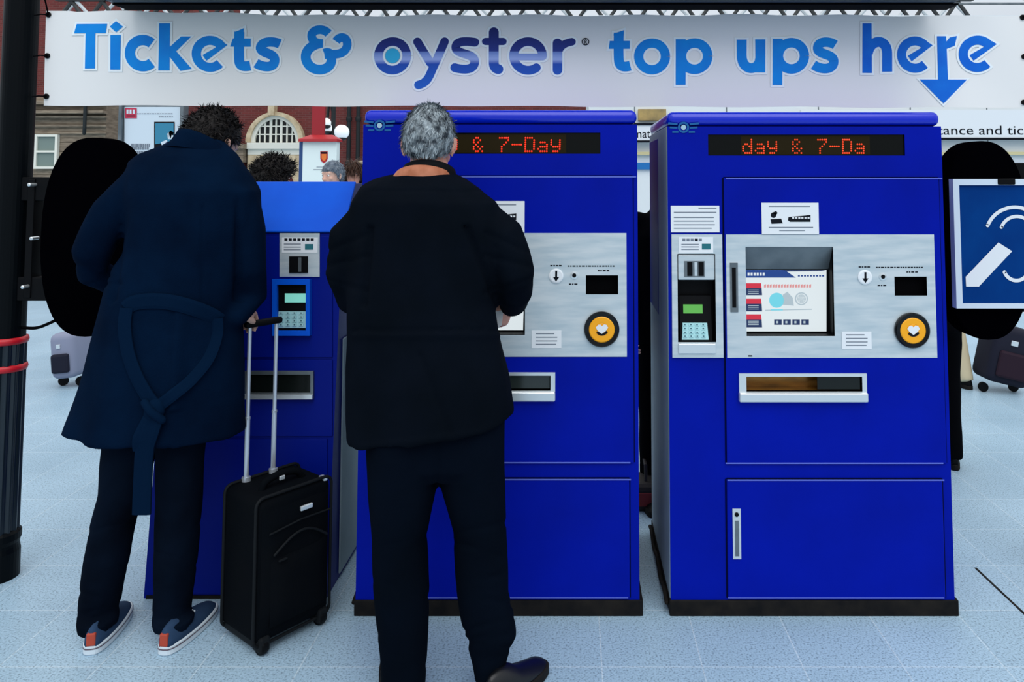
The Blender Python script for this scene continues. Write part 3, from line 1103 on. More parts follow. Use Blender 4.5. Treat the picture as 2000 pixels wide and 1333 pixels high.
PG(k, [(1797.5, 155), (1891, 155), (1844, 202)])
e_letter(k, 1911, 104.5, 26, 19.5, (1947, 86))

def lettering(word, d, grow, mi=0):
    b = B()
    f = lambda x, y: BN(x, y, d)
    for it in WORDS[word]:
        if it[0] == 's':
            pts = list(it[1])
            if grow and it[3] == 'butt' and (Vector(pts[0]) - Vector(pts[-1])).length > 3:
                a, c = Vector(pts[0]), Vector(pts[1])
                pts[0] = tuple(a + (a - c).normalized() * grow)
                a, c = Vector(pts[-1]), Vector(pts[-2])
                pts[-1] = tuple(a + (a - c).normalized() * grow)
            stroke(b, f, pts, it[2] + 2 * grow, it[3], mi)
        else:
            pts = [Vector(p) for p in it[1]]
            if grow:
                a = sum(pts[i].x * pts[(i + 1) % len(pts)].y - pts[(i + 1) % len(pts)].x * pts[i].y for i in range(len(pts)))
                if a < 0: pts = pts[::-1]
                out = []
                for i in range(len(pts)):
                    p0, p1, p2 = pts[i - 1], pts[i], pts[(i + 1) % len(pts)]
                    e0, e1 = (p1 - p0).normalized(), (p2 - p1).normalized()
                    n0, n1 = Vector((e0.y, -e0.x)), Vector((e1.y, -e1.x))
                    q = (n0 + n1)
                    q = q / max(.5, q.dot(n0)) if q.length > 1e-4 else n0
                    out.append(p1 + q * grow)
                pts = out
            # grid-free polygon: split long edges so that it follows the ripple
            poly(b, f, [(p.x, p.y) for p in pts], mi)
    return b
for word, m in (('tickets', 'sky_ink'), ('amp', 'sky_ink'), ('ups', 'sky_ink'), ('oyster', 'oyster'), ('top', 'sky_ink'), ('here', 'mid_ink')):
    h = lettering(word, .0022, 4.2)
    ho = obj('lettering_outline', h, M['halo'], bt)
    obj('lettering', lettering(word, .0036, 0), M[m], bt)
b = B()
disc(b, lambda x, y: BN(x, y, .0036), 766.7, 109, 14.5, 0, 32)
obj('lettering', b, M['cyan_ink'], bt)
b = B()
f = lambda x, y: BN(x, y, .0036)
stroke(b, f, arc(1143.5, 81.6, 6.5, 0, 360, 24), 1.8)
stroke(b, f, [(1141.5, 86), (1141.5, 77.5)], 1.8)
stroke(b, f, arc(1143, 79.6, 2.2, 90, -90, 8), 1.6)
stroke(b, f, [(1143, 82), (1146, 86)], 1.6)
obj('registered_mark', b, M['dark_ink'], bt)
for px, py in ((95, 29), (92, 109), (89, 188), (1997, 34), (1999, 111), (1999, 200)):
    b = B()
    q = BN(px, py, .001)
    b.lathe(q, [(.011, .002), (.011, -.004), (.006, -.005), (.004, -.003)], n=16)
    obj('grommet', b, M['black'], bt)

# ------------------------------------------------------------------ black columns, hoods and the sign
YC = G(30, 1128).y
M['col'] = mat('column_black', (4, 8, 12), 0.4, spec=0.08)
M['col_low'] = mat('column_black_lower', (16, 28, 38), 0.28, 0.2, spec=0.5)
M['red'] = mat('red_paint', (190, 20, 36), 0.35, spec=0.4)
M['hood'] = mat('hood_black', (2, 2, 4), 0.9, spec=0.0)
cr_ = (P(70, 60, YC).x - P(12, 60, YC).x) / 2
ccx = P(41, 60, YC).x
zring0, zring1 = P(0, 664, YC).z, P(0, 717, YC).z
zfl = P(0, 1040, YC).z
def column(cx):
    t = root('station_column', (cx, YC, 0), 'black iron column with two red rings beside the left black hood', 'column')
    b = B()
    b.lathe((cx, YC, 0), [(cr_, zring0), (cr_, 4.6)], axis='z', n=32)
    obj('shaft', b, M['col'], t, smooth=False)
    b = B()
    rings = []
    for z in (zfl - .01, zring0 + .01):
        rings.append([Vector((cx + (cr_ * (1.04 + .055 * math.cos(14 * 2 * PI * i / 112))) * math.cos(2 * PI * i / 112), YC + (cr_ * (1.04 + .055 * math.cos(14 * 2 * PI * i / 112))) * math.sin(2 * PI * i / 112), z)) for i in range(112)])
    b.loft(rings)
    obj('fluted_shaft', b, M['col_low'], t)
    b = B()
    r = cr_
    b.lathe((cx, YC, 0), [(r * 1.2, 0), (r * 1.2, .1), (r * 1.13, .12), (r * 1.13, zfl - .04), (r * 1.22, zfl - .025), (r * 1.22, zfl), (r * 1.05, zfl + .01)], axis='z', n=32)
    obj('base', b, M['col'], t)
    for z in (zring0, zring1):
        b = B()
        b.lathe((cx, YC, z), [(r * .9, -.014), (r * 1.14, -.012), (r * 1.2, 0), (r * 1.14, .012), (r * .9, .014)], axis='z', n=36)
        tag(obj('ring', b, M['red'], t, smooth=True), 'red ring around the column')
    return t
col1 = column(ccx)
ccx2 = P(2070, 300, YC).x
col2 = dup(col1, Vector((ccx2 - ccx, 0, 0)))
col2['label'] = 'black iron column standing to the right of the hearing loop sign'

def hood(x0, x1, y0, y1, Y, th):
    """oval black hood panel"""
    c0 = P((x0 + x1) / 2, (y0 + y1) / 2, Y)
    a = (P(x1, (y0 + y1) / 2, Y).x - P(x0, (y0 + y1) / 2, Y).x) / 2
    h = (P(0, y0, Y).z - P(0, y1, Y).z) / 2
    zc = (P(0, y0, Y).z + P(0, y1, Y).z) / 2
    rings = []
    for s, yy in ((.90, 0), (.96, .004), (.99, .014), (1.0, .03), (1.0, th - .03), (.99, th - .014), (.96, th - .004), (.9, th)):
        g = []
        for i in range(64):
            t = 2 * PI * i / 64
            ct, st = math.cos(t), math.sin(t)
            e = 2 / 2.35
            g.append(Vector((c0.x + (a - .05 * (1 - s)) * (1 if s == 1 else 1 - (1 - s) * .35) * math.copysign(abs(ct) ** e, ct), Y + yy,
                             zc + h * (1 if s == 1 else 1 - (1 - s) * .2) * math.copysign(abs(st) ** e, st))))
        rings.append(g)
    b = B()
    b.loft(rings)
    return b, c0.x, zc, a, h
YHD = YC - .06
b, hx, hz, ha, hh = hood(76, 262, 268, 660, YHD, .14)
ht = root('hood_panel', (hx, YHD + .07, hz - hh), 'large oval black hood fixed to the column at the left', 'hood', 'oval black hoods on the columns')
obj('shell', b, M['hood'], ht, smooth=True)
b = B()
for y0, y1 in ((346, 392), (540, 586)):
    b.box(ccx + cr_ * .7, hx - ha + .05, YC - .03, YC + .03, P(0, y1, YC).z, P(0, y0, YC).z, .004)
b.box(P(62, 450, YC).x, P(76, 450, YC).x, YC - .035, YC + .03, P(0, 580, YC).z, P(0, 350, YC).z, .003)
br = obj('bracket', b, M['black'], ht)
for px, py in ((58, 361), (62, 466), (45, 561)):
    b = B()
    b.lathe(P(px, py, YC - .062), [(.007, .035), (.007, -.004), (.003, -.006)], n=10)
    obj('bolt', b, M['steel_bright'], br)
b = B()
b.tube(spline([Vector((ccx + cr_ * .8, YC, P(0, 640, YC).z)), P(70, 641, YC - .02), P(96, 632, YC - .02), P(120, 620, YC + .0)], 5), .006, 8)
obj('cable', b, M['matt_black'], ht)
b, hx2, hz2, ha2, hh2 = hood(1840, 2016, 275, 666, YHD + .05, .14)
h2 = root('hood_panel', (hx2, YHD + .12, hz2 - hh2), 'large oval black hood behind the blue hearing loop sign', 'hood', 'oval black hoods on the columns')
obj('shell', b, M['hood'], h2, smooth=True)
b = B()
for y0, y1 in ((318, 360), (560, 610)):
    b = B()
    b.box(hx2 + ha2 - .06, ccx2 - cr_ * .7, YC - .0, YC + .05, P(0, y1, YC).z, P(0, y0, YC).z, .004)
    obj('bracket', b, M['black'], h2)

# hearing loop sign hung on the right hood
YSG = YHD + .02
def SG(px, py, d=0.0): return P(px, py, YSG - d)
sx0, sx1 = SG(1862, 480).x, SG(2068, 480).x
sz0, sz1 = SG(1900, 602).z, SG(1900, 350).z
st = root('hearing_loop_sign', ((sx0 + sx1) / 2, YSG, sz0), 'square blue hearing loop sign in a white frame, hung in front of the right hood', 'sign')
M['sign_blue'] = mat('sign_blue', (0, 50, 116), 0.5, spec=0.05, vary=(6, (0, 58, 126)))
M['sign_frame'] = mat('sign_frame_white', (205, 218, 230), 0.4, spec=0.4)
b = B(); b.box(sx0 + .01, sx1 - .01, YSG - .002, YSG + .02, sz0 + .01, sz1 - .01)
bd = obj('board', b, M['sign_blue'], st)
b = B(); fw = 12 * mpp(YSG)
b.plate(sx0, sx1, sz0, sz1, YSG - .012, YSG + .022, [(sx0 + fw, sx1 - fw, sz0 + fw * .8, sz1 - fw)])
obj('frame', b, M['sign_frame'], st, bevel=.002)
b = B()
f = lambda x, y: SG(x, y, .004)
stroke(b, f, arc(1982, 462, 57, 158, 0, 30) + bez((2039, 462), (2040, 500), (2012, 510), (2008, 530)) + bez((2008, 530), (2004, 552), (1972, 556), (1962, 532)), 7, 'round')
stroke(b, f, arc(1986, 455, 32, 160, 0, 24) + [(2018, 472), (2008, 486)], 6.5, 'round')
poly(b, f, [(1950, 474), (1977, 491), (1912, 560), (1887, 560), (1886, 541)])
obj('ear_symbol', b, M['white'], bd)
b = B()
q = SG(1962, 355)
b.box(q.x - .034, q.x + .034, YSG - .018, YSG + .028, q.z - .012, q.z + .012, .004)
tag(obj('clip', b, M['black'], st), 'black clip holding the sign')

# ------------------------------------------------------------------ dark overhead cabinet the banner hangs under
bx0, bx1 = P(206, 0, 2.9).x, P(1884, 10, 2.9).x
z0, z1, z2 = P(0, 20, 3.04).z, P(0, 12, 3.0).z, P(0, 7, 2.96).z
bm_ = root('overhead_beam', ((bx0 + bx1) / 2, 2.95, z0), 'long black beam running across the top above the white banner', 'beam')
b = B(); b.box(bx0 + .0, bx1, 2.94, 3.04, z0, z1 - .001, .003)
obj('lower_flange', b, M['matt_black'], bm_)
b = B(); b.box(bx0, bx1 - .02, 2.9, 3.02, z1, z2)
obj('web', b, mat('beam_grey', (70, 80, 84), 0.4, 0.4), bm_)
b = B(); b.box(bx0 - .01, bx1 - .03, 2.86, 3.06, z2 + .001, z2 + .22, .003)
obj('upper_flange', b, M['matt_black'], bm_)
for px in (280, 760, 1240, 1700):
    b = B()
    x = P(px, 0, 2.95).x
    b.lathe((x, 2.95, z2 + .2), [(.012, 0), (.012, 2.2)], axis='z', n=12)
    obj('hanger_rod', b, M['black'], bm_)
# cable ties from the banner's edges
for px, py, ex in ((95, 29, 68), (92, 109, 66), (89, 188, 63)):
    b = B()
    q = BN(px, py, .003); e = P(ex, py + 1, YC - .05)
    b.tube([q, (q + e) / 2 + Vector((0, -.004, .002)), e], .003, 6)
    obj('banner_tie', b, M['matt_black'], bt)
b = B()
q = BN(95, 29, .003); e = P(84, -14, YC - .05)
b.tube([q, (q + e) / 2 + Vector((.004, -.004, 0)), e], .003, 6)
obj('banner_tie', b, M['matt_black'], bt)
for px, py in ((1997, 34), (1999, 111), (1999, 200)):
    b = B()
    q = BN(px, py, .003); e = Vector((ccx2 - cr_ * .9, YC - .02, q.z + .01))
    b.tube([q, (q + e) / 2, e], .003, 6)
    obj('banner_tie', b, M['matt_black'], bt)
# ------------------------------------------------------------------ far side of the concourse
YW = 26.0
def brick_material():
    m = mat('red_brick', (112, 62, 58), 0.85, spec=0.1)
    nt = m.node_tree
    tc = nt.nodes.new('ShaderNodeTexCoord')
    mp = nt.nodes.new('ShaderNodeMapping')
    mp.inputs['Rotation'].default_value = (PI / 2, 0, 0)
    br = nt.nodes.new('ShaderNodeTexBrick')
    br.inputs['Scale'].default_value = 1
    br.inputs['Brick Width'].default_value = .23
    br.inputs['Row Height'].default_value = .075
    br.inputs['Mortar Size'].default_value = .006
    br.inputs['Color1'].default_value = lin((116, 58, 56))
    br.inputs['Color2'].default_value = lin((98, 52, 50))
    br.inputs['Mortar'].default_value = lin((112, 80, 76))
    nt.links.new(tc.outputs['Object'], mp.inputs[0]); nt.links.new(mp.outputs[0], br.inputs['Vector'])
    nt.links.new(br.outputs['Color'], nt.nodes['Principled BSDF'].inputs['Base Color'])
    return m
M['brick'] = brick_material()
M['cream'] = mat('cream_stone', (214, 196, 164), 0.8, spec=0.1, vary=(5, (186, 166, 134)))
M['stone'] = mat('buff_stone', (150, 136, 118), 0.85, spec=0.1, vary=(3, (120, 108, 94), (1, 1, 5)))
M['stone_dark'] = mat('stone_joint', (62, 54, 44), 0.9, spec=0.05)
M['pane'] = mat('dark_pane', (14, 18, 20), 0.15, spec=0.4)
M['pane_green'] = mat('green_grey_pane', (118, 134, 128), 0.25, spec=0.4)
M['white_paint'] = mat('white_paint', (226, 226, 214), 0.5, spec=0.3)
M['booth_white'] = mat('booth_white', (224, 236, 234), 0.5, spec=0.3)
M['office_white'] = mat('office_white', (222, 228, 230), 0.5, spec=0.3)
M['globe'] = mat('white_globe', (235, 240, 242), 0.3, spec=0.4, emit=(235, 242, 246), estr=0.35)
M['iron'] = mat('painted_iron', (28, 34, 36), 0.5, spec=0.3)
M['band_blue'] = mat('band_blue', (20, 110, 180), 0.4)

def Wp(px, py, Y=YW): return P(px, py, Y)
zlim = Wp(0, 40).z
b = B(); b.box(Wp(-300, 0).x, Wp(455, 0).x, YW, YW + .6, 0, zlim + 3)
b.box(Wp(455, 0).x, Wp(1700, 0).x, YW, YW + .6, 0, zlim)
tag(obj('wall_back', b, M['brick']), kind='structure')

# arched window
sill = Wp(541, 279).z
cxw = Wp(541, 279).x
rad = (Wp(592, 279).x - Wp(490, 279).x) / 2
hgt = Wp(541, 226).z - sill
aw = root('arched_window', (cxw, YW - .2, sill), 'arched fanlight window with white bars in the red brick wall', 'window')
def archring(r0, r1, y0, y1, hh0, hh1):
    b = B()
    A = [(cxw + r0 * math.cos(PI * i / 24), sill + hh0 * math.sin(PI * i / 24)) for i in range(25)]
    O = [(cxw + r1 * math.cos(PI * i / 24), sill + hh1 * math.sin(PI * i / 24)) for i in range(25)]
    b.loft([[Vector((x, y0, z)) for x, z in A + O[::-1]], [Vector((x, y1, z)) for x, z in A + O[::-1]]])
    return b
obj('stone_surround', archring(rad * .93, rad * 1.1, YW - .25, YW - .002, hgt * .98, hgt * 1.12), M['cream'], aw)
obj('frame', archring(rad * .78, rad * .93, YW - .16, YW - .003, hgt * .86, hgt * .98), M['white_paint'], aw)
b = B()
b.prism([(cxw + rad * .85 * math.cos(PI * i / 24), sill + hgt * .9 * math.sin(PI * i / 24)) for i in range(25)], YW - .06, YW - .004)
obj('pane', b, M['pane'], aw)
b = B()
for u, w in ((-.42, .05), (-.2, .09), (.0, .05), (.2, .09), (.42, .05), (-.62, .04), (.62, .04)):
    x = cxw + u * rad
    zt = sill + hgt * .9 * math.sqrt(max(0, 1 - (u / .85) ** 2))
    b.box(x - w * rad * .5, x + w * rad * .5, YW - .12, YW - .05, sill, zt)
for q in (.3, .6):
    wv = rad * .83 * math.sqrt(1 - (q / .9) ** 2)
    b.box(cxw - wv, cxw + wv, YW - .11, YW - .05, sill + hgt * q - .02, sill + hgt * q + .02)
obj('glazing_bars', b, M['white_paint'], aw)
b = B(); b.box(Wp(535, 0).x, Wp(547, 0).x, YW - .32, YW - .01, Wp(0, 227).z, Wp(0, 206).z, .01)
obj('keystone', b, M['cream'], aw)
b = B(); b.box(cxw - rad * 1.02, cxw + rad * .98, YW - .3, YW - .01, sill - .22, sill - .01, .01)
b.box(cxw - rad * 1.02, cxw + rad * .98, YW - .22, YW - .01, sill - .42, sill - .22, .01)
obj('sill', b, M['white_paint'], aw)
# cream archway under it
b = B()
zt = sill - .43
zb = zt - 1.1
O = [(cxw - rad * 1.0, 0), (cxw - rad * 1.0, zt), (cxw + rad * 1.0, zt), (cxw + rad * 1.0, 0)]
I = [(cxw + rad * .8, 0), (cxw + rad * .8, zb)] + [(cxw + rad * .8 * math.cos(PI * i / 16), zb + .75 * math.sin(PI * i / 16)) for i in range(1, 16)] + [(cxw - rad * .8, zb), (cxw - rad * .8, 0)]
b.prism(O + I, YW - .24, YW - .005)
tag(obj('doorway_surround', b, M['cream']), 'cream stone archway below the arched window', 'archway')
b = B()
px0, px1 = 462, 493
b.box(Wp(px0 + 3, 0).x, Wp(px1 - 3, 0).x, YW - .35, YW - .01, 0, Wp(0, 318).z)
pl = obj('brick_pilaster', b, M['brick'])
tag(pl, 'brick pilaster with stone cap left of the arched window', 'pilaster')
b = B()
for y0, y1, g in ((318, 306, 1), (306, 292, 0), (292, 282, 3)):
    b.box(Wp(px0 - g, 0).x, Wp(px1 + g, 0).x, YW - .45 - .03 * g, YW - .01, Wp(0, y0).z, Wp(0, y1).z, .02)
obj('stone_cap', b, M['stone'], pl)
# drainpipes on the brick, right of the red chimney
for px in (702, 684):
    b = B()
    xx = Wp(px, 300).x
    b.tube([(xx, YW - .2, 0), (xx, YW - .2, Wp(px, 60).z)], .07, 10, dome=False)
    for k in range(3):
        b.lathe((xx, YW - .2, 2.0 + k * 1.5), [(.09, 0), (.1, .05), (.1, .1), (.09, .15)], axis='z', n=12)
    tag(obj('drainpipe', b, M['iron']), 'dark drainpipe on the brick wall beside the first big ticket machine', 'pipe', 'drainpipes on the brick wall')

# buff stone building at the left
YL = 23.0
lx0, lx1 = P(-160, 0, YL).x, P(216, 0, YL).x
zt = P(0, 190, YL).z
sb = root('stone_building', ((lx0 + lx1) / 2, YL + .5, 0), 'buff stone building front with ledges and a window, far left behind the column', 'building')
b = B(); b.box(lx0, lx1, YL, YL + 1.2, 0, zt)
obj('wall', b, M['stone'], sb)
b = B()
for y0, y1, d in ((223, 217, .28), (231, 227, .16), (248, 244, .10), (262, 259, .08), (205, 198, .22)):
    b.box(lx0 - .01, lx1 + .05, YL - d, YL - .001, P(0, y0, YL).z, P(0, y1, YL).z, .01)
obj('ledge', b, M['stone'], sb)
b = B()
for py in range(206, 345, 9):
    b.box(lx0, lx1, YL - .004, YL - .001, P(0, py + .6, YL).z, P(0, py, YL).z)
tag(obj('stone_joints', b, M['stone_dark'], sb), kind='stuff')
wx0, wx1 = P(84, 0, YL).x, P(128, 0, YL).x
wz0, wz1 = P(0, 330, YL).z, P(0, 263, YL).z
b = B(); b.plate(wx0, wx1, wz0, wz1, YL - .12, YL - .004, [(wx0 + .07, wx1 - .07, wz0 + .07, (wz0 + wz1) / 2 - .03), (wx0 + .07, wx1 - .07, (wz0 + wz1) / 2 + .03, wz1 - .07)])
wf = obj('window_frame', b, M['white_paint'], sb)
b = B(); b.box(wx0 + .05, wx1 - .05, YL - .06, YL - .005, wz0 + .05, wz1 - .05)
obj('pane', b, M['pane_green'], wf)
b = B(); b.box(P(74, 0, YL).x, P(79, 0, YL).x, YL - .15, YL - .002, P(0, 330, YL).z, P(0, 262, YL).z)
obj('quoin_strip', b, M['white_paint'], sb)
b = B()
xx = P(180, 230, YL).x
b.tube([(xx, YL - .34, P(0, 190, YL).z), (xx, YL - .34, P(0, 252, YL).z), (xx - .03, YL - .3, P(0, 262, YL).z)], .05, 8)
obj('drainpipe', b, M['iron'], sb)

# poster board behind the left hood
YP_ = 7.0
def PB(px, py, d=0.0): return P(px, py, YP_ - d)
q0, q1 = PB(236, 260).x, PB(362, 260).x
pb = root('poster_board', ((q0 + q1) / 2, YP_, 0), 'tall framed white advertising poster behind the man in the long coat', 'poster board')
b = B()
b.box(q0, q0 + .03, YP_ - .05, YP_ + .05, 0, 2.55, .004)
b.box(q1 - .03, q1, YP_ - .05, YP_ + .05, 0, 2.55, .004)
b.box(q0, q1, YP_ - .05, YP_ + .05, 2.5, 2.58, .004)
b.box(q0, q1, YP_ - .05, YP_ + .05, .5, .56, .004)
b.box(q0 + .005, q1 - .005, YP_ - .01, YP_ + .03, .5, 2.55)
obj('frame', b, M['steel_dark'], pb)
b = B()
f0 = lambda x, y: PB(x, y, .014)
f1 = lambda x, y: PB(x, y, .018)
f2 = lambda x, y: PB(x, y, .022)
poly(b, f0, [(243, 209), (353, 209), (353, 360), (243, 360)], 0)
poly(b, f1, [(244, 211), (267, 211), (267, 231), (244, 231)], 1)
for q in range(3):
    poly(b, f2, [(247 + 6 * q, 214), (251 + 6 * q, 214), (251 + 6 * q, 222), (247 + 6 * q, 222)], 0)
poly(b, f2, [(247, 225), (264, 225), (264, 227), (247, 227)], 5)
poly(b, f1, [(301, 238), (341, 238), (341, 312), (301, 312)], 3)
poly(b, f2, [(303, 241), (339, 241), (339, 276), (303, 282)], 2)
poly(b, f2, [(326, 262), (333, 255), (339, 258), (338, 272), (328, 272)], 0)
poly(b, f2, [(308, 292), (322, 275), (336, 280), (326, 296), (308, 304)], 6)
poly(b, lambda x, y: PB(x, y, .026), [(314, 278), (326, 273), (327, 277), (316, 284)], 0)
for a, c, y, h in ((256, 292, 284, 6), (254, 290, 290, 5), (250, 286, 298, 5), (262, 338, 222, 1.2), (310, 338, 228, 1.2)):
    x = a
    while x < c:
        w = random.choice((2.5, 3.5, 5))
        poly(b, f1, [(x, y - h / 2), (min(x + w, c), y - h / 2), (min(x + w, c), y + h / 2), (x, y + h / 2)], 4)
        x += w + 1.2
obj('poster', b, [mat('poster_paper', (206, 220, 230), 0.5), mat('poster_red', (196, 44, 78), 0.5), mat('poster_blue', (44, 128, 160), 0.5), M['dark_ink'], M['grey_ink'], mat('poster_maroon', (110, 20, 44), 0.5), mat('poster_indigo', (40, 56, 100), 0.5)], pb)

# white booth with a red roof and a shield
YBo = 14.0
def BO(px, py, d=0.0): return P(px, py, YBo - d)
c0, c1 = BO(590, 320).x, BO(657, 320).x
bo = root('kiosk_booth', ((c0 + c1) / 2, YBo + .4, 0), 'white booth with a red roof, red chimney and a shield on its front', 'booth')
b = B(); b.box(c0, c1, YBo, YBo + .2, 0, BO(0, 276).z, .02)
obj('body', b, M['booth_white'], bo)
b = B()
b.box(BO(582, 320).x, BO(590, 320).x - .005, YBo + .05, YBo + .2, 0, BO(0, 277).z)
obj('side_panel', b, mat('booth_blue', (30, 66, 120), 0.5), bo)
b = B()
e0, e1 = BO(586, 270).x, BO(661, 270).x
b.loft([[Vector(p) for p in ((e0, YBo - .08, BO(0, 277).z), (e1, YBo - .08, BO(0, 277).z), (e1, YBo + .25, BO(0, 277).z), (e0, YBo + .25, BO(0, 277).z))],
        [Vector(p) for p in ((e0, YBo - .08, BO(0, 272).z), (e1, YBo - .08, BO(0, 272).z), (e1, YBo + .25, BO(0, 272).z), (e0, YBo + .25, BO(0, 272).z))],
        [Vector(p) for p in ((e0 + .15, YBo + .1, BO(0, 263).z), (e1 - .15, YBo + .1, BO(0, 263).z), (e1 - .15, YBo + .2, BO(0, 263).z), (e0 + .15, YBo + .2, BO(0, 263).z))]])
obj('roof', b, mat('booth_red', (172, 34, 42), 0.5), bo)
b = B(); b.box(BO(605, 240).x, BO(630, 240).x, YBo + .1, YBo + .17, BO(0, 264).z, BO(0, 190).z, .01)
obj('chimney', b, mat('chimney_red', (150, 16, 30), 0.5), bo)
b = B()
f = lambda x, y: BO(x, y, .006)
g = lambda x, y: BO(x, y, .014)
poly(b, f, [(625.5, 296), (640, 296), (640, 310), (638, 315), (632.5, 319), (627, 315), (625.5, 310)], 0)
poly(b, g, [(626.5, 297), (639, 297), (639, 300), (626.5, 300)], 2)
poly(b, g, [(628, 301), (637.5, 301), (637.5, 309), (635.5, 313), (632.7, 315), (630, 313), (628, 309)], 1)
for y, a, c in ((326, 618, 644), (331, 612, 646)):
    poly(b, f, [(a, y), (c, y), (c, y + 1), (a, y + 1)], 3)
obj('shield', b, [mat('shield_red', (180, 26, 36), 0.5), mat('shield_orange', (226, 116, 40), 0.5), M['dark_ink'], M['grey_ink']], bo)

# white globe lamps on a post
YG = 15.0
lp = root('lamp_post', (P(648, 300, YG).x, YG, 0), 'dark iron lamp post holding white globe lamps beside the red chimney', 'lamp post')
b = B()
lpx = P(650, 300, YG).x
b.lathe((lpx, YG, 0), [(.09, 0), (.09, .3), (.05, .4), (.04, 3.4)], axis='z', n=14)
b.tube([Vector((lpx, YG, P(0, 222, YG).z)), P(643, 200, YG), P(640, 228, YG)], .03, 8)
b.tube([Vector((lpx, YG, P(0, 280, YG).z)), P(667, 276, YG)], .03, 8)
b.tube([Vector((lpx, YG, P(0, 268, YG).z)), P(640, 262, YG)], .03, 8)
obj('post', b, M['iron'], lp)
for px, py, r in ((637, 240, 9.5), (641, 251, 10), (667.5, 258, 14.5)):
    b = B()
    c = P(px, py, YG - (.12 if px == 637 else 0))
    b.ell(c, [r * mpp(YG)] * 3, n=20)
    gl = obj('globe', b, M['globe'], lp, smooth=True)
    b = B()
    b.lathe(c - Vector((0, 0, r * mpp(YG) * 1.18)), [(.04, 0), (.09, .03), (.09, .06)], axis='z', n=12)
    obj('globe_holder', b, M['iron'], gl)
# small green-leaved planter and shelf glimpsed by the machine
b = B()
b.box(P(693, 320, 11).x, P(712, 320, 11).x, 11, 11.4, 0, P(0, 322, 11).z)
gp = obj('green_cabinet', b, mat('dull_green', (44, 62, 44), 0.7))
tag(gp, 'narrow dull green cabinet with cream top, left of the first big machine', 'cabinet')
b = B(); b.box(P(690, 290, 11).x, P(712, 290, 11).x, 10.95, 11.42, P(0, 321, 11).z + .005, P(0, 289, 11).z * 1.0 + .0)
b2 = B(); b2.box(P(690, 290, 11).x, P(712, 290, 11).x, 10.95, 11.42, P(0, 322, 11).z + .002, P(0, 314, 11).z)
obj('top_board', b2, M['cream'], gp)

# white ticket office beyond the machines
YO = 9.0
def OF(px, py, d=0.0): return P(px, py, YO - d)
o0, o1 = OF(1150, 300).x, OF(2250, 300).x
of = root('ticket_office', ((o0 + o1) / 2, YO + 1, 0), 'white ticket office front with a blue band, far behind the ticket machines', 'kiosk')
zf0, zf1 = OF(0, 275).z, OF(0, 213).z
b = B()
b.box(o0, o1, YO, YO + 2, .0, OF(0, 30).z)
obj('wall', b, M['office_white'], of)
b = B(); b.box(o0, o1, YO - .03, YO - .001, OF(0, 331).z, OF(0, 318).z)
obj('blue_band', b, M['band_blue'], of)
b = B(); b.box(o0, o1, YO - .05, YO - .001, OF(0, 303).z, OF(0, 297).z)
obj('cream_ledge', b, mat('cream_ledge', (206, 196, 150), 0.6), of)
b = B()
for px in (1240, 1420, 1600, 1780, 1930, 2100):
    b.box(OF(px, 300).x - .006, OF(px, 300).x + .006, YO - .004, YO - .001, 0, OF(0, 40).z)
b.box(o0, o1, YO - .006, YO - .001, OF(0, 6).z - .02, OF(0, 5).z)
b.box(o0, o1, YO - .01, YO - .001, OF(0, 8.5).z, OF(0, 5).z)
obj('panel_joints', b, M['steel_dark'], of)
b = B(); b.box(OF(1246, 225).x, OF(1300, 225).x, YO - .06, YO - .001, OF(0, 236).z, OF(0, 214).z)
obj('timber_panel', b, mat('timber_panel', (190, 160, 96), 0.6, vary=(4, (110, 100, 72))), of)
def office_sign(x0, x1, y0, y1, text, anchor, size_px, base, label, right=False, frame=True, wide=1.2):
    a0, a1 = OF(x0, 260).x, OF(x1, 260).x
    t = root('fascia_sign', ((a0 + a1) / 2, YO - .09, OF(0, y1).z), label, 'sign')
    b = B(); b.box(a0, a1, YO - .10, YO - .062, OF(0, y1).z, OF(0, y0).z)
    bd = obj('board', b, M['white'], t)
    b = B()
    b.box(a0, a1, YO - .11, YO - .062, OF(0, y1 + 4).z, OF(0, y1).z - .001)
    if frame:
        b.box(a0, a1, YO - .11, YO - .062, OF(0, y0).z + .001, OF(0, y0 - 4).z)
    obj('trim_strip', b, M['dark_ink'], t)
    sz = size_px * mpp(YO, 2)
    z = OF(0, base).z
    ax = OF(anchor, base).x
    tb = textmesh(text, sz, lambda u, v, u0, u1: Vector((ax + ((u - u1) if right else (u - u0)) * wide, YO - .1022, z + v)))
    obj('lettering', tb, M['dark_ink'], bd)
office_sign(1150, 1290, 246, 275, 'Information', 1296, 24, 270, 'white fascia sign seen in the gap between the two big machines', right=True, wide=.92)
office_sign(1560, 2250, 216, 270, 'assistance and tickets', 2043, 25.5, 264, 'white fascia sign reading assistance and tickets, above the right hood', right=True, frame=False, wide=1.27)

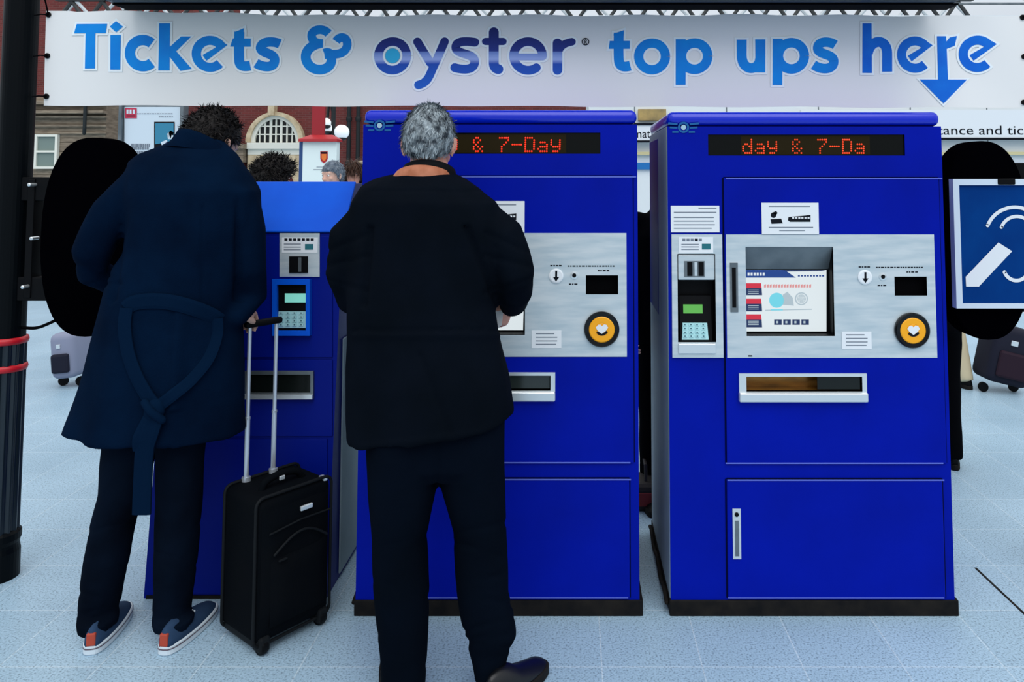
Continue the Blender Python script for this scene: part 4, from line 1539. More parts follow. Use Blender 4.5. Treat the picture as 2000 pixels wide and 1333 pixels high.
# roof girders seen in the slit above the banner
M['girder'] = mat('girder_grey', (60, 62, 62), 0.6, spec=0.3)
M['girder_pale'] = mat('girder_pale', (198, 204, 206), 0.5, spec=0.3)
YR = 20.0
for k, (dy, m) in enumerate(((0, 'girder'), (2.2, 'girder_pale'))):
    z0, z1 = P(0, 44, YR + dy).z, P(0, 2, YR + dy).z
    x0, x1 = P(110, 20, YR + dy).x, P(1900, 20, YR + dy).x
    b = B()
    b.box(x0, x1, YR + dy - .08, YR + dy + .08, z1, z1 + .15)
    b.box(x0, x1, YR + dy - .08, YR + dy + .08, z0 - .12, z0)
    n = 30 if k == 0 else 23
    for i in range(n):
        a = x0 + (x1 - x0) * i / n
        c = x0 + (x1 - x0) * (i + 1) / n
        mid = (a + c) / 2
        b.tube([Vector((a, YR + dy, z0)), Vector((mid, YR + dy, z1))], .05, 6, dome=False)
        b.tube([Vector((mid, YR + dy, z1)), Vector((c, YR + dy, z0))], .05, 6, dome=False)
    tag(obj('roof_girder', b, M[m]), ('dark' if k == 0 else 'pale') + ' lattice roof girder glimpsed just above the banner', 'girder')
# ------------------------------------------------------------------ people
M['skin'] = mat('skin', (214, 160, 138), 0.55, spec=0.3, vary=(14, (204, 140, 120)))
M['skin_pale'] = mat('skin_pale', (224, 184, 164), 0.55, spec=0.3, vary=(14, (214, 160, 140)))
M['eye'] = mat('eye_white', (225, 225, 222), 0.3)
M['iris'] = mat('iris', (40, 30, 24), 0.3)
M['hair_dark'] = mat('dark_hair', (12, 11, 12), 0.6, spec=0.2, vary=(60, (30, 26, 25)))
M['hair_brown'] = mat('brown_hair', (72, 46, 34), 0.6, spec=0.2, vary=(60, (44, 30, 24)))
M['hair_grey'] = mat('grey_hair', (52, 60, 68), 0.6, spec=0.3, vary=(42, (168, 180, 186)))
M['hair_mid'] = mat('greying_hair', (70, 84, 100), 0.6, spec=0.3, vary=(42, (120, 130, 140)))

def Rz(a): return Matrix.Rotation(math.radians(a), 4, 'Z')
def Rx(a): return Matrix.Rotation(math.radians(a), 4, 'X')
def Ry(a): return Matrix.Rotation(math.radians(a), 4, 'Y')
def T(v): return Matrix.Translation(Vector(v))

def head_parts(Mx, neck=True):
    """closed volumes of a head facing -y, centre of the skull at the origin"""
    b = B()
    b.ell((0, .012, .02), (.074, .095, .104), n=20)
    rings = []
    for z, a, dn, yc in ((.05, .066, .072, -.018), (0, .066, .076, -.02), (-.035, .062, .074, -.022), (-.065, .055, .066, -.028), (-.088, .044, .054, -.036), (-.106, .026, .034, -.050), (-.113, .012, .018, -.054)):
        rings.append([Vector((a * math.cos(2 * PI * i / 20), yc + dn * math.sin(2 * PI * i / 20), z)) for i in range(20)])
    b.loft(rings[::-1])
    b.tube([(0, -.085, .022), (0, -.098, -.004), (0, -.108, -.022)], [.008, .010, .0135], 10)
    for s in (-1, 1):
        b.ell((s * .009, -.098, -.026), (.008, .009, .006), n=10)
        b.tube([(s * .012, -.088, .033), (s * .03, -.088, .037), (s * .046, -.076, .032)], [.006, .007, .006], 8)
        b.ell((s * .042, -.062, -.018), (.020, .022, .02), n=12)
        Me = T((0, 0, 0)) @ Rz(s * 24) @ Ry(s * 8)
        b.ell((s * .081, .012, -.006), (.008, .020, .033), M=Me, n=14)
        b.ell((s * .077, .010, -.034), (.006, .010, .011), M=Me, n=10)
    b.ell((0, -.094, -.052), (.024, .008, .0055), n=12)
    b.ell((0, -.092, -.062), (.020, .009, .0065), n=12)
    if neck:
        b.tube([(0, .022, -.03), (0, .026, -.09), (0, .036, -.15), (0, .04, -.19)], [.056, .054, .056, .062], 16)
    b.xf(Mx)
    return b

def eyes(par, Mx):
    for s in (-1, 1):
        b = B()
        c = Vector((s * .031, -.079, .014))
        b.ell(c, (.0115, .0105, .0105), n=12)
        b.ell(c + Vector((0, -.0085, 0)), (.005, .0035, .005), n=10, mi=1)
        b.xf(Mx)
        obj('eye', b, [M['eye'], M['iris']], par, smooth=True)

def hair_mesh(Mx, thick=.012, curl=.0, nst=2600, length=.03, width=.0022, back=-.085, side=-.02, front=.055, up=0.0, seed=1, sides_in=1.0):
    rnd = random.Random(seed)
    b = B()
    def lim(y):
        t = max(0, min(1, (y + .06) / .12))
        return front * (1 - t) ** 1.5 + back * t if y > -.02 else front * (1 - t) + side * t
    def surf(d, ex=0.0):
        p = Vector((d.x * .074 * sides_in, .012 + d.y * .095, .02 + d.z * .104))
        n = Vector((d.x / .074, d.y / .095, d.z / .104)).normalized()
        r = thick + ex
        if curl:
            q = p * 42
            r += curl * (noise.noise(q + Vector((seed, 0, 0))) + .6 * noise.noise(q * 2))
        return p + n * r, n
    nu, nv = 64, 36
    rings = []
    for k in range(1, nv):
        th = PI * k / nv
        g = []
        for i in range(nu):
            ph = 2 * PI * i / nu
            d = Vector((math.sin(th) * math.cos(ph), math.sin(th) * math.sin(ph), math.cos(th)))
            p, n = surf(d)
            z, y = p.z, p.y
            L = lim(y)
            if z < L:
                f = max(0, min(1, (L - z) / .018))
                p = p - n * (thick + curl) * f * 1.0 - n * .006 * f
                if f >= 1:
                    p = Vector((d.x * .060, .012 + d.y * .078, max(.02 + d.z * .085, L - .02)))
            g.append(p)
        rings.append(g)
    b.loft(rings[::-1])
    k = 0
    while k < nst:
        d = Vector((rnd.gauss(0, 1), rnd.gauss(0, 1), rnd.gauss(0, 1))).normalized()
        p, n = surf(d, -.004)
        if p.z < lim(p.y) + .003:
            continue
        k += 1
        down = Vector((0, .25, -1)) if d.y > -.3 else Vector((0, -.3, -.4))
        flow = (down - n * down.dot(n))
        if flow.length < .15:
            flow = Vector((rnd.gauss(0, 1), .6, 0)) - n * .0
        flow.normalize()
        flow = (flow + Vector((rnd.gauss(0, 1), rnd.gauss(0, 1), rnd.gauss(0, 1))) * (.28 + (.9 if curl > .015 else .3 if curl else 0)) + n * (.35 + up)).normalized()
        L = length * rnd.uniform(.6, 1.25)
        side_ = flow.cross(n)
        if side_.length < .01: continue
        side_.normalize()
        w = width * rnd.uniform(.7, 1.4)
        pts = []
        c = p
        dr = flow
        for s_ in range(4):
            pts.append(c)
            c = c + dr * L / 3
            if curl:
                dr = (dr + Vector((rnd.gauss(0, 1), rnd.gauss(0, 1), rnd.gauss(0, 1))) * .55).normalized()
            else:
                dr = (dr - n * .22).normalized()
        vs = []
        for s_, q in enumerate(pts):
            ww = w * (1, .9, .7, .1)[s_]
            vs += [q + side_ * ww, q - side_ * ww]
        b.add(vs, [(0, 1, 3, 2), (2, 3, 5, 4), (4, 5, 7, 6)])
    b.xf(Mx)
    return b

def hand_parts(Mx, curl=35, spread=1.0, thumb=30, mirror=1):
    """wrist at the origin, fingers towards +z, palm facing -y, thumb towards +x*mirror"""
    b = B()
    rings = []
    for z, a, d in ((-.02, .026, .020), (.0, .028, .019), (.03, .037, .016), (.06, .042, .014), (.085, .041, .012)):
        rings.append([Vector((a * math.cos(2 * PI * i / 16), d * math.sin(2 * PI * i / 16), z)) for i in range(16)])
    b.loft(rings)
    for x, L, k in ((.031, .070, .9), (.0105, .080, 1.0), (-.0105, .075, 1.05), (-.031, .058, 1.15)):
        p = Vector((x * mirror, 0, .078))
        pts = [p.copy()]
        a = math.radians(curl * .55 * k)
        fr = (.12, .42, .32, .26)
        for q in range(4):
            dirv = Vector((x * mirror * 1.2 * spread * .5, -math.sin(a), math.cos(a))).normalized()
            p = p + dirv * L * fr[q] * 1.05
            pts.append(p.copy())
            a += math.radians(curl * k) * (.9 if q else .4)
        b.tube(pts, [.0098, .0096, .0088, .0082, .0072], 10)
    p = Vector((.026 * mirror, -.006, .022))
    pts = [p.copy()]
    a = math.radians(thumb)
    for q, L in enumerate((.032, .03, .024)):
        p = p + Vector((math.sin(a) * .8 * mirror, -.55, math.cos(a))).normalized() * L
        pts.append(p.copy())
        a -= .25
    b.tube(pts, [.013, .0115, .010, .0085], 10)
    b.xf(Mx)
    return b

def aim(frm, to, palm=(0, 1, 0)):
    """matrix with +z from frm towards to and -y close to the palm direction"""
    z = (Vector(to) - Vector(frm)).normalized()
    y = -Vector(palm)
    x = y.cross(z).normalized()
    y = z.cross(x).normalized()
    m = Matrix((x, y, z)).transposed().to_4x4()
    m.translation = Vector(frm)
    return m

def shoe(par, heel, ang, mats, length=.285, width=.098, sneaker=False, name='shoe', pitch=0.0, ht=.085):
    """heel point on the floor; ang degrees, 90 = away from the camera"""
    Mx = T(heel) @ Rz(ang) @ Ry(-pitch)
    out = []
    N = 40
    def outline(s, inset=0):
        pts = []
        for i in range(N):
            t = 2 * PI * i / N
            u = (1 - math.cos(t)) / 2
            wv = width / 2 * (.80 + .26 * u) * (abs(math.sin(t)) ** .6)
            pts.append((u * (length - 2 * inset) + inset, math.copysign(max(0, wv - inset), math.sin(t))))
        return pts
    b = B()
    o_ = outline(0)
    b.loft([[Vector((x, y, 0)) for x, y in outline(0, .003)], [Vector((x, y, .004)) for x, y in o_], [Vector((x, y, .027)) for x, y in o_], [Vector((x, y, .031)) for x, y in outline(0, .003)]])
    b.xf(Mx)
    sole = b
    b = B()
    rings = []
    n = 18
    for u, w, h in ((.012, .55, ht - .012), (.05, .78, ht), (.18, .84, ht + .005), (.34, .86, ht), (.46, .88, .080), (.60, .95, .066), (.74, 1.0, .054), (.86, .93, .046), (.95, .70, .038), (.99, .35, .030)):
        g = []
        for i in range(n):
            t = 2 * PI * i / n
            c, s = math.cos(t), math.sin(t)
            pw_ = width / 2 * (.80 + .26 * u) * (2 * math.sqrt(u * (1 - u))) ** .6 * .95
            y = pw_ * math.copysign(abs(c) ** .75, c)
            z = .020 + (h - .020) * (max(0, s) ** .8 if s > 0 else 0)
            y *= 1 - .35 * max(0, s) ** 2
            g.append(Vector((u * length, y, z)))
        rings.append(g)
    b.loft(rings)
    b.xf(Mx)
    up = obj(name, b, mats[0], par, smooth=True)
    obj('sole', sole, mats[1], up)
    if sneaker:
        b = B()
        b.box(-.001, .012, -.014, .014, .03, .070, .004)
        b.xf(Mx)
        obj('heel_tab', b, mats[2], up)
        b = B()
        for q in range(5):
            u = (.44 + .05 * q) * length
            b.box(u - .004, u + .004, -.024, .024, .077 - .012 * q * .8, .084 - .012 * q * .8, .002)
        b.xf(Mx)
        obj('laces', b, mats[1], up)
        b = B()
        g = []
        b.loft([[Vector((x, y, z)) for x, y in outline(0, -.0008)] for z in (.019, .023)], cap0=False, cap1=False)
        b.xf(Mx)
        obj('sole_stripe', b, mats[3], up)
    return up

def band(rings, t):
    """closed thick-walled ring from stacked loops (outer skin), t = wall"""
    inner = []
    for g in rings:
        c = sum(g, Vector()) / len(g)
        inner.append([c + (p - c) * (1 - t / max(.02, (p - c).length)) for p in g])
    b = B()
    seq = rings + inner[::-1] + [rings[0]]
    n = len(rings[0])
    b.loft(seq, cap0=False, cap1=False)
    return b

def ribbon(pts, w, th, out=None):
    """flat strap along 3D points, facing the viewer side (-y) unless out gives the facing"""
    pts = [Vector(p) for p in pts]
    b = B()
    rings = []
    for i, p in enumerate(pts):
        t = (pts[min(i + 1, len(pts) - 1)] - pts[max(i - 1, 0)]).normalized()
        n = Vector((0, -1, 0)) if out is None else Vector(out)
        s = t.cross(n).normalized()
        n = s.cross(t).normalized()
        ww = w[i] if isinstance(w, (list, tuple)) else w
        rings.append([p + s * ww / 2 + n * th * .2, p + s * ww * .3 + n * th / 2, p - s * ww * .3 + n * th / 2, p - s * ww / 2 + n * th * .2,
                      p - s * ww / 2 - n * th / 2, p + s * ww / 2 - n * th / 2])
    b.loft(rings)
    return b

# ---------- background figures -------------------------------------------------
def person(label, x, y, face, h, jacket, trousers, hair, skin='skin', shoes='black', curly=False, stride=0.0, lean=0.0, long_hair=False, arms=0.0, group=None, hand_up=False):
    s = h / 1.76
    Mx = T((x, y, 0)) @ Rz(face) @ Matrix.Scale(s, 4)
    t = root('person', (x, y, 0), label, 'person', group)
    hip = .95
    ank = [Vector((sx * .095, -stride * sx, .08)) for sx in (-1, 1)]
    kne = [Vector((sx * .1, -stride * .45 * sx - .03, .50)) for sx in (-1, 1)]
    hp = [Vector((sx * .09, 0, .90)) for sx in (-1, 1)]
    sh = [Vector((sx * .19, .01, 1.40)) for sx in (-1, 1)]
    el = [Vector((sx * .245, .03 - arms * .05, 1.12)) for sx in (-1, 1)]
    wr = [Vector((sx * (.25 - arms * .12), -.10 - arms * .22, .90 + arms * .16)) for sx in (-1, 1)]
    HM = Mx @ T((0, -.015, 1.635)) @ Rx(lean)
    # one continuous body
    b = B()
    b.merge(head_parts(T((0, -.015, 1.635)) @ Rx(lean)))
    def ring(z, a, d, yc=0.0, n=24):
        return [Vector((a * math.cos(2 * PI * i / n), yc + d * math.sin(2 * PI * i / n), z)) for i in range(n)]
    b.loft([ring(.86, .14, .10), ring(.98, .14, .10), ring(1.15, .14, .10), ring(1.32, .165, .105), ring(1.42, .13, .085, .01), ring(1.49, .06, .055, .02)])
    for k in (0, 1):
        b.tube([hp[k], kne[k], ank[k], ank[k] + Vector((0, -.05, -.03))], [.075, .05, .038, .035], 12)
        b.tube([sh[k] * .9 + Vector((0, 0, .14)), sh[k], el[k], wr[k]], [.05, .052, .04, .027], 12)
        hm = aim(wr[k], wr[k] + (wr[k] - el[k]) * .5, palm=((1 if k == 0 else -1), 0, 0))
        b.merge(hand_parts(hm, 30, mirror=(1 if k == 0 else -1) * -1))
    b.xf(Mx)
    me = fuse('body', b, .0075, 3)
    bd = obj('body', me, M[skin], t, smooth=True)
    eyes(bd, HM)
    if long_hair:
        hb = hair_mesh(HM, .02, 0.0, 1200, .12, .003, back=-.16, side=-.1, front=.05, seed=5)
    elif curly:
        hb = hair_mesh(HM, .042, .02, 3000, .045, .003, back=-.10, side=-.06, front=.055, up=.5, seed=3)
    else:
        hb = hair_mesh(HM, .012, .0, 1500, .03, .0024, seed=int(abs(x) * 100) + 2)
    obj('hair', hb, M[hair], t, smooth=True)
    # jacket
    b = B()
    b.loft([ring(.80, .205, .15), ring(.9, .205, .15), ring(1.05, .19, .14), ring(1.2, .20, .14), ring(1.35, .205, .135), ring(1.43, .155, .11, .01), ring(1.49, .085, .085, .02), ring(1.53, .07, .075, .02)])
    for k in (0, 1):
        b.tube([sh[k] + Vector((-.03 if k else .03, 0, .01)), el[k], wr[k] - (wr[k] - el[k]) * .12], [.068, .058, .046], 14)
    b.xf(Mx)
    me = fuse('jacket', b, .014, 5)
    wrinkle(me, .006, (9, 9, 5), x)
    obj('jacket', me, M[jacket], t, smooth=True)
    b = B()
    b.loft([ring(.78, .165, .125), ring(.9, .18, .13), ring(1.0, .175, .128)])
    for k in (0, 1):
        b.tube([hp[k] - Vector((0, 0, .02)), kne[k], ank[k] + Vector((0, .005, -.025))], [.092, .07, .062], 14, dome=False)
    b.xf(Mx)
    me = fuse('trousers', b, .014, 4)
    wrinkle(me, .005, (9, 9, 6), x + 3)
    obj('trousers', me, M[trousers], t, smooth=True)
    for k in (0, 1):
        a = ank[k]
        hl = Mx @ Vector((a.x, a.y + .06, 0))
        shoe(t, hl, face - 90 + (8 if k else -8), [M[shoes], M['soot']])
    return t

M['c_dark'] = mat('dark_coat', (6, 7, 10), 0.9, spec=0.02)
M['c_beige'] = mat('beige_trousers', (196, 184, 154), 0.8, spec=0.1)
M['c_denim'] = mat('blue_denim', (30, 46, 78), 0.8, spec=0.1)
M['c_blue'] = mat('pale_blue_shirt', (150, 172, 200), 0.8, spec=0.1)
M['c_navy'] = mat('navy_cloth', (16, 22, 44), 0.8, spec=0.1)
M['c_grey'] = mat('grey_cloth', (96, 100, 116), 0.8, spec=0.1)
M['c_cream'] = mat('cream_cloth', (206, 196, 180), 0.8, spec=0.1)

Ya = G(1262, 992).y + .12
person('person in dark clothes standing in the gap between the two big machines', P(1306, 600, Ya).x, Ya, 8, 1.66, 'c_dark', 'c_dark', 'hair_dark', 'skin_pale')
b = B()
b.box(-.06, .06, -.09, .09, 0, .13, .03, seg=3)
b.box(-.05, .05, -.094, -.088, .03, .09, .002, mi=1)
b.tube([(0, -.05, .12), (0, -.04, .2), (0, .04, .2), (0, .05, .12)], .008, 8, mi=0)
q = G(1261, 992)
b.xf(T((q.x + .0, q.y + .03, 0)))
tag(obj('floor_bag', b, [mat('bag_black', (16, 12, 14), 0.7), mat('bag_red', (110, 24, 28), 0.7)]), 'small dark red-patched bag on the floor between the two big machines', 'bag')
Yb = G(1862, 912).y
person('person in black standing behind the right ticket machine, one leg showing', P(1822, 800, Yb).x, Yb, 175, 1.62, 'c_dark', 'c_dark', 'hair_dark')
person('person with dark curly hair behind the sloping kiosk', P(533, 330, 4.6).x, 4.6, 150, 1.66, 'c_dark', 'c_navy', 'hair_dark', curly=True)
person('person with short greying hair looking down, in front of the white booth', P(652, 350, 6.6).x, 6.6, -28, 1.70, 'c_blue', 'c_denim', 'hair_mid', 'skin_pale', lean=9)
person('person with long brown hair left of the first big ticket machine', P(691, 350, 7.4).x, 7.4, 12, 1.71, 'c_cream', 'c_navy', 'hair_brown', 'skin', long_hair=True)
Yw = G(1880, 762).y
person('person in beige trousers walking behind the hearing loop sign, pulling a case', P(1855, 650, Yw).x, Yw + .12, 200, 1.66, 'c_dark', 'c_beige', 'hair_brown', stride=.12)
# dark travel bag the walker pulls
def travel_bag(px0, px1, pyt, pyb, Y, tilt, mats, label):
    c = G((px0 + px1) / 2, pyb)
    w = (px1 - px0) * mpp(c.y, .2)
    h = (pyb - pyt) * mpp(c.y, .2)
    t = root('wheeled_bag', c, label, 'bag')
    Mx = T((c.x, c.y, .02)) @ Ry(tilt)
    b = B(); b.box(-w * .42, w * .42, -.13, .13, .05, h, .05, seg=4); b.xf(Mx)
    bd = obj('body', b, mats[0], t, smooth=True)
    b = B(); b.box(-w * .3, w * .3, -.155, -.12, .1, h * .62, .02); b.xf(Mx)
    obj('pocket', b, mats[1], bd)
    b = B(); b.box(-w * .12, w * .02, -.137, -.128, h * .72, h * .8, .003); b.xf(Mx)
    obj('badge', b, M['steel_bright'], bd)
    for s in (-1, 1):
        b = B(); b.lathe((c.x + s * w * .3, c.y - .02, .035), [(.034, -.012), (.035, 0), (.034, .012)], n=18)
        obj('wheel', b, M['black'], t)
    return t
M['bag_dark'] = mat('bag_dark_blue', (22, 24, 40), 0.7, spec=0.2)
M['bag_plum'] = mat('bag_plum', (36, 20, 34), 0.7, spec=0.2)
travel_bag(1898, 1996, 640, 764, 0, 14, (M['bag_dark'], M['bag_plum']), 'dark blue wheeled bag on the pale floor at the far right')
travel_bag(116, 172, 652, 752, 0, -6, (mat('bag_lilac', (126, 132, 154), 0.7), M['bag_dark']), 'small grey wheeled bag on the floor between column and long coat')
# ------------------------------------------------------------------ suitcase
M['case'] = mat('black_nylon', (9, 12, 16), 0.85, spec=0.04, bump=(300, 0.15), vary=(6, (6, 10, 15)))
M['case_trim'] = mat('black_piping', (20, 23, 26), 0.6, spec=0.1)
M['pole'] = mat('silver_pole', (196, 204, 214), 0.3, 0.6, spec=0.5)
near = G(497, 1299)
AN = 52
LW, LD, LH, LZ = .276, .252, .462, .035
CM = T((near.x + .004, near.y + .012, 0)) @ Rz(AN)       # local x along the wide front, y along the narrow side
case = root('suitcase', near + Vector((.08, .15, 0)), 'black soft-sided trolley suitcase with two silver poles between the two men', 'suitcase')
b = B()
b.box(0, LW, .012, LD - .006, LZ, LZ + LH, .028, seg=4)
b.xf(CM)
# slight bulge of the soft shell
shell = obj('body', b, M['case'], case, smooth=True)
b = B()
for y in (.022, LD - .03):
    pts = []
    for (x, z, a0) in ((.022, LZ + .022, 180), (LW - .022, LZ + .022, 270), (LW - .022, LZ + LH - .022, 0), (.022, LZ + LH - .022, 90)):
        for k in range(5):
            a = math.radians(a0 + 90 * k / 4)
            pts.append(Vector((x + .026 * math.cos(a), y, z + .026 * math.sin(a))))
    pts.append(pts[0]); pts.append(pts[1])
    b.tube(pts, .0055, 8, dome=False)
b.xf(CM)
obj('piping', b, M['case_trim'], shell, smooth=True)
def pillow(x0, x1, z0, z1, y, depth, n=14):
    b = B()
    vs, fs = [], []
    for i in range(n + 1):
        for k in range(n + 1):
            u, w = i / n, k / n
            e = (1 - abs(2 * u - 1) ** 5) * (1 - abs(2 * w - 1) ** 5)
            vs.append((x0 + (x1 - x0) * u, y - depth * e, z0 + (z1 - z0) * w))
    for i in range(n):
        for k in range(n):
            q = i * (n + 1) + k
            fs.append((q, q + n + 1, q + n + 2, q + 1))
    m = len(vs)
    vs += [(x0, y + .004, z0), (x1, y + .004, z0), (x1, y + .004, z1), (x0, y + .004, z1)]
    fs.append((m + 3, m + 2, m + 1, m))
    b.add(vs, fs)
    return b
b = pillow(.012, LW - .012, LZ + .03, LZ + LH - .035, .014, .02); b.xf(CM)
ft = obj('front_panel', b, M['case'], shell, smooth=True)
b = pillow(.04, LW - .03, LZ + .05, LZ + .275, .000, .024); b.xf(CM)
pk = obj('front_pocket', b, M['case'], shell, smooth=True)
b = B()
zp_ = [(.045 + (LW - .08) * i / 20, -.013 - .006 * math.sin(PI * i / 20), LZ + .285 + .05 * math.sin(PI * i / 20)) for i in range(21)]
b.tube(zp_, .004, 8)
b.tube([(.03, -.009, LZ + .355), (LW / 2, -.012, LZ + .368), (LW - .02, -.009, LZ + .364)], .003, 8)
b.box(.055, .085, -.026, -.018, LZ + .262, LZ + .268, .002)
b.xf(CM)
obj('zip', b, M['case_trim'], shell)
b = B(); b.box(.14, .186, -.012, -.002, LZ + LH - .07, LZ + LH - .054, .003); b.xf(CM)
tag(obj('badge', b, M['steel_bright'], shell), 'small silver badge')
b = B(); b.box(.005, .06, .03, LD - .02, LZ - .012, LZ + .03, .01); b.box(LW - .06, LW - .005, .03, LD - .02, LZ - .012, LZ + .03, .01); b.xf(CM)
obj('corner_guard', b, M['case_trim'], shell)
for x in (.03, LW - .03):
    b = B()
    b.box(x - .018, x + .018, .004, .06, .012, .062, .008)
    b.xf(CM)
    wh = obj('wheel_housing', b, M['case_trim'], case)
    b = B()
    rr = [(.028, -.011), (.03, -.006), (.03, .006), (.028, .011)]
    b.lathe((0, 0, 0), rr, n=22)
    b.xf(CM @ T((x, .03, .03)) @ Rz(90))
    obj('wheel', b, M['black'], wh)
for x in (.05, LW - .05):
    b = B(); b.box(x - .015, x + .015, LD - .05, LD - .02, 0, LZ + .01, .006); b.xf(CM)
    obj('foot', b, M['case_trim'], case)
# top carry handle with loops
b = B()
zt = LZ + LH
b.tube(spline([(.06, .1, zt - .004), (.075, .1, zt + .022), (.13, .1, zt + .034), (.19, .1, zt + .024), (.215, .1, zt - .004)], 5), .012, 10)
b.xf(CM)
obj('carry_handle', b, M['case'], case, smooth=True)
b = B(); b.box(.115, .135, .08, .087, zt + .018, zt + .032, .002); b.box(LW - .03, LW - .012, .02, .05, zt - .012, zt + .004, .003); b.xf(CM)
obj('zip_pull', b, M['steel_bright'], shell)
# telescopic poles
PXL, PXR, PY = .068, .170, .215
ztop = None
def cpt(x, y, z): return CM @ Vector((x, y, z))
p0 = cpt(PXL, PY, 1.0)
zh = P(485, 634, p0.y).z
for x in (PXL, PXR):
    b = B()
    b.tube([(x, PY, zt - .01), (x, PY, zt + .22)], .0085, 12, dome=False)
    b.tube([(x, PY, zt + .21), (x, PY, zh)], .0068, 12, dome=False)
    b.lathe((x, PY, zt + .215), [(.0095, -.004), (.0095, .004)], axis='z', n=12)
    b.lathe((x, PY, zt), [(.016, -.004), (.015, .014)], axis='z', n=12)
    b.xf(CM)
    obj('pole', b, M['pole'], case, smooth=False)
b = B()
b.box(PXL - .02, PXR + .02, PY - .014, PY + .014, zh - .012, zh + .012, .010, seg=3)
b.xf(CM)
obj('pull_grip', b, M['black'], case, smooth=True)
GRIP = cpt(PXL - .002, PY, zh)
GDIR = (cpt(1, PY, zh) - cpt(0, PY, zh)).normalized()
# ------------------------------------------------------------------ first man: his hand closes on the grip
wr1 = GRIP + Vector((-.015, -.06, .035))
fwd = GDIR.cross(Vector((0, 0, 1))); fwd = -fwd if fwd.y < 0 else fwd
hm = aim(wr1, GRIP + Vector((0, 0, .036)) + fwd * .03, palm=(0, 0, -1))
# ------------------------------------------------------------------ man in the long navy coat
M['coat'] = mat('navy_wool', (4, 22, 44), 0.95, spec=0.02, vary=(5, (3, 16, 35)), bump=(220, 0.2))
M['coat_belt'] = mat('navy_wool_belt', (5, 24, 46), 0.95, spec=0.02, bump=(220, 0.1))
M['jeans'] = mat('dark_jeans', (5, 10, 20), 0.9, spec=0.02, vary=(4, (9, 19, 33)), bump=(160, 0.1))
M['sneaker'] = mat('blue_canvas', (42, 64, 92), 0.8, spec=0.1, bump=(260, 0.1))
M['sole'] = mat('white_rubber', (204, 216, 224), 0.6, spec=0.2)
M['tab'] = mat('orange_tab', (170, 62, 40), 0.7)
M['stripe'] = mat('sole_stripe', (96, 80, 92), 0.6)
YA1 = G(190, 1288).y + .10
Y1 = YA1 + .02
man1 = root('person', (P(310, 900, Y1).x, Y1, 0), 'man in a long navy belted overcoat and blue canvas shoes at the sloping kiosk', 'person')
rows = [(270, 354, 428, .06, .075), (280, 334, 440, .072, .07), (290, 308, 451, .084, .06), (302, 272, 461, .10, .05), (316, 252, 470, .112, .04), (340, 247, 486, .125, .02), (372, 248, 505, .135, .0), (430, 250, 506, .142, 0), (490, 246, 492, .142, 0), (560, 219, 478, .145, 0), (600, 207, 470, .148, 0), (640, 195, 467, .155, 0), (700, 178, 467, .165, 0), (750, 162, 467, .168, 0), (800, 146, 466, .175, .0), (822, 139, 466, .178, 0, -.015), (842, 134, 466, .18, 0, -.03)]
def wv(k, t):
    if k < 10: return 0
    g = (k - 9) / 6
    return g * (.035 * math.sin(3 * t + .8) + .022 * math.sin(7 * t + 1.2))
b = B()
b.loft(rowrings(rows, Y1, 44, 2.25, wv, tilt=True)[::-1])
lsl = [P(284, 350, Y1), P(222, 415, Y1 - .01), P(178, 495, Y1 - .02), P(182, 532, Y1 + .03), P(222, 552, Y1 + .09), P(275, 560, Y1 + .16)]
b.tube(lsl, [.075, .070, .064, .056, .052, .044], 18)
rsl = [P(468, 392, Y1), P(482, 450, Y1), P(484, 530, Y1 + .01), P(489, 578, Y1 + .05), wr1 + Vector((-.004, -.004, .006))]
b.tube(rsl, [.07, .066, .060, .053, .044], 18)
me = fuse('overcoat', b, .0085, 7)
def coat_extra(v):
    px, py = proj(v)
    d = 0.0
    if v.y < Y1:
        if 600 < py < 800:
            d -= .006 * math.exp(-((px - (338 - (py - 600) * .05)) / 3.5) ** 2)      # centre vent
            d += .012 * math.exp(-((px - (352 - (py - 600) * .06)) / 16) ** 2) * min(1, (py - 600) / 60)
        if 330 < py < 590:
            d -= .005 * math.exp(-((px - 395) / 3.0) ** 2) * (py > 400)
            d -= .013 * math.exp(-((px - 246 - (py - 400) * -.12) / 6) ** 2) * min(1, max(0, (py - 390) / 50))
            d -= .017 * math.exp(-((px - 466) / 6) ** 2) * min(1, max(0, (py - 380) / 60))
        d -= .007 * math.exp(-((py - (560 + (px - 160) * -.08)) / 5) ** 2) * (140 < px < 240)
        d -= .005 * math.exp(-((py - 520 - (px - 150) * .3) / 5) ** 2) * (140 < px < 225)
    return d
wrinkle(me, .009, (8, 8, 2.2), 1.7, coat_extra)
bv1 = bvh_of(me)
coat = obj('overcoat', me, M['coat'], man1, smooth=True)
tag(coat, 'long navy wool overcoat')
def on(bv, px, py, off=.006, Yd=2.6):
    d = ray(px, py).normalized()
    h = bv.ray_cast(EYE, d)
    if h[0] is None:
        return P(px, py, Yd)
    return h[0] - d * off
# stand-up collar
def cring(py, xl, xr, b_, dy, tz, n=36):
    c = P((xl + xr) / 2, py, Y1 + dy)
    a = (P(xr, py, Y1 + dy).x - P(xl, py, Y1 + dy).x) / 2
    return [c + Vector((a * math.cos(2 * PI * i / n), b_ * math.sin(2 * PI * i / n), -tz * b_ * math.sin(2 * PI * i / n) * .5)) for i in range(n)]
def tiltx(g, k):
    c = sum(g, Vector()) / len(g)
    return [p + Vector((0, 0, -k * (p.x - c.x))) for p in g]
cb = band([tiltx(cring(304, 318, 464, .084, .06, .6), .15), tiltx(cring(294, 336, 456, .08, .066, .8), .2), tiltx(cring(286, 345, 450, .079, .072, 1.0), .26), tiltx(cring(280, 350, 446, .077, .076, 1.1), .3)], .012)
obj('collar', cb, M['coat'], coat, smooth=True)
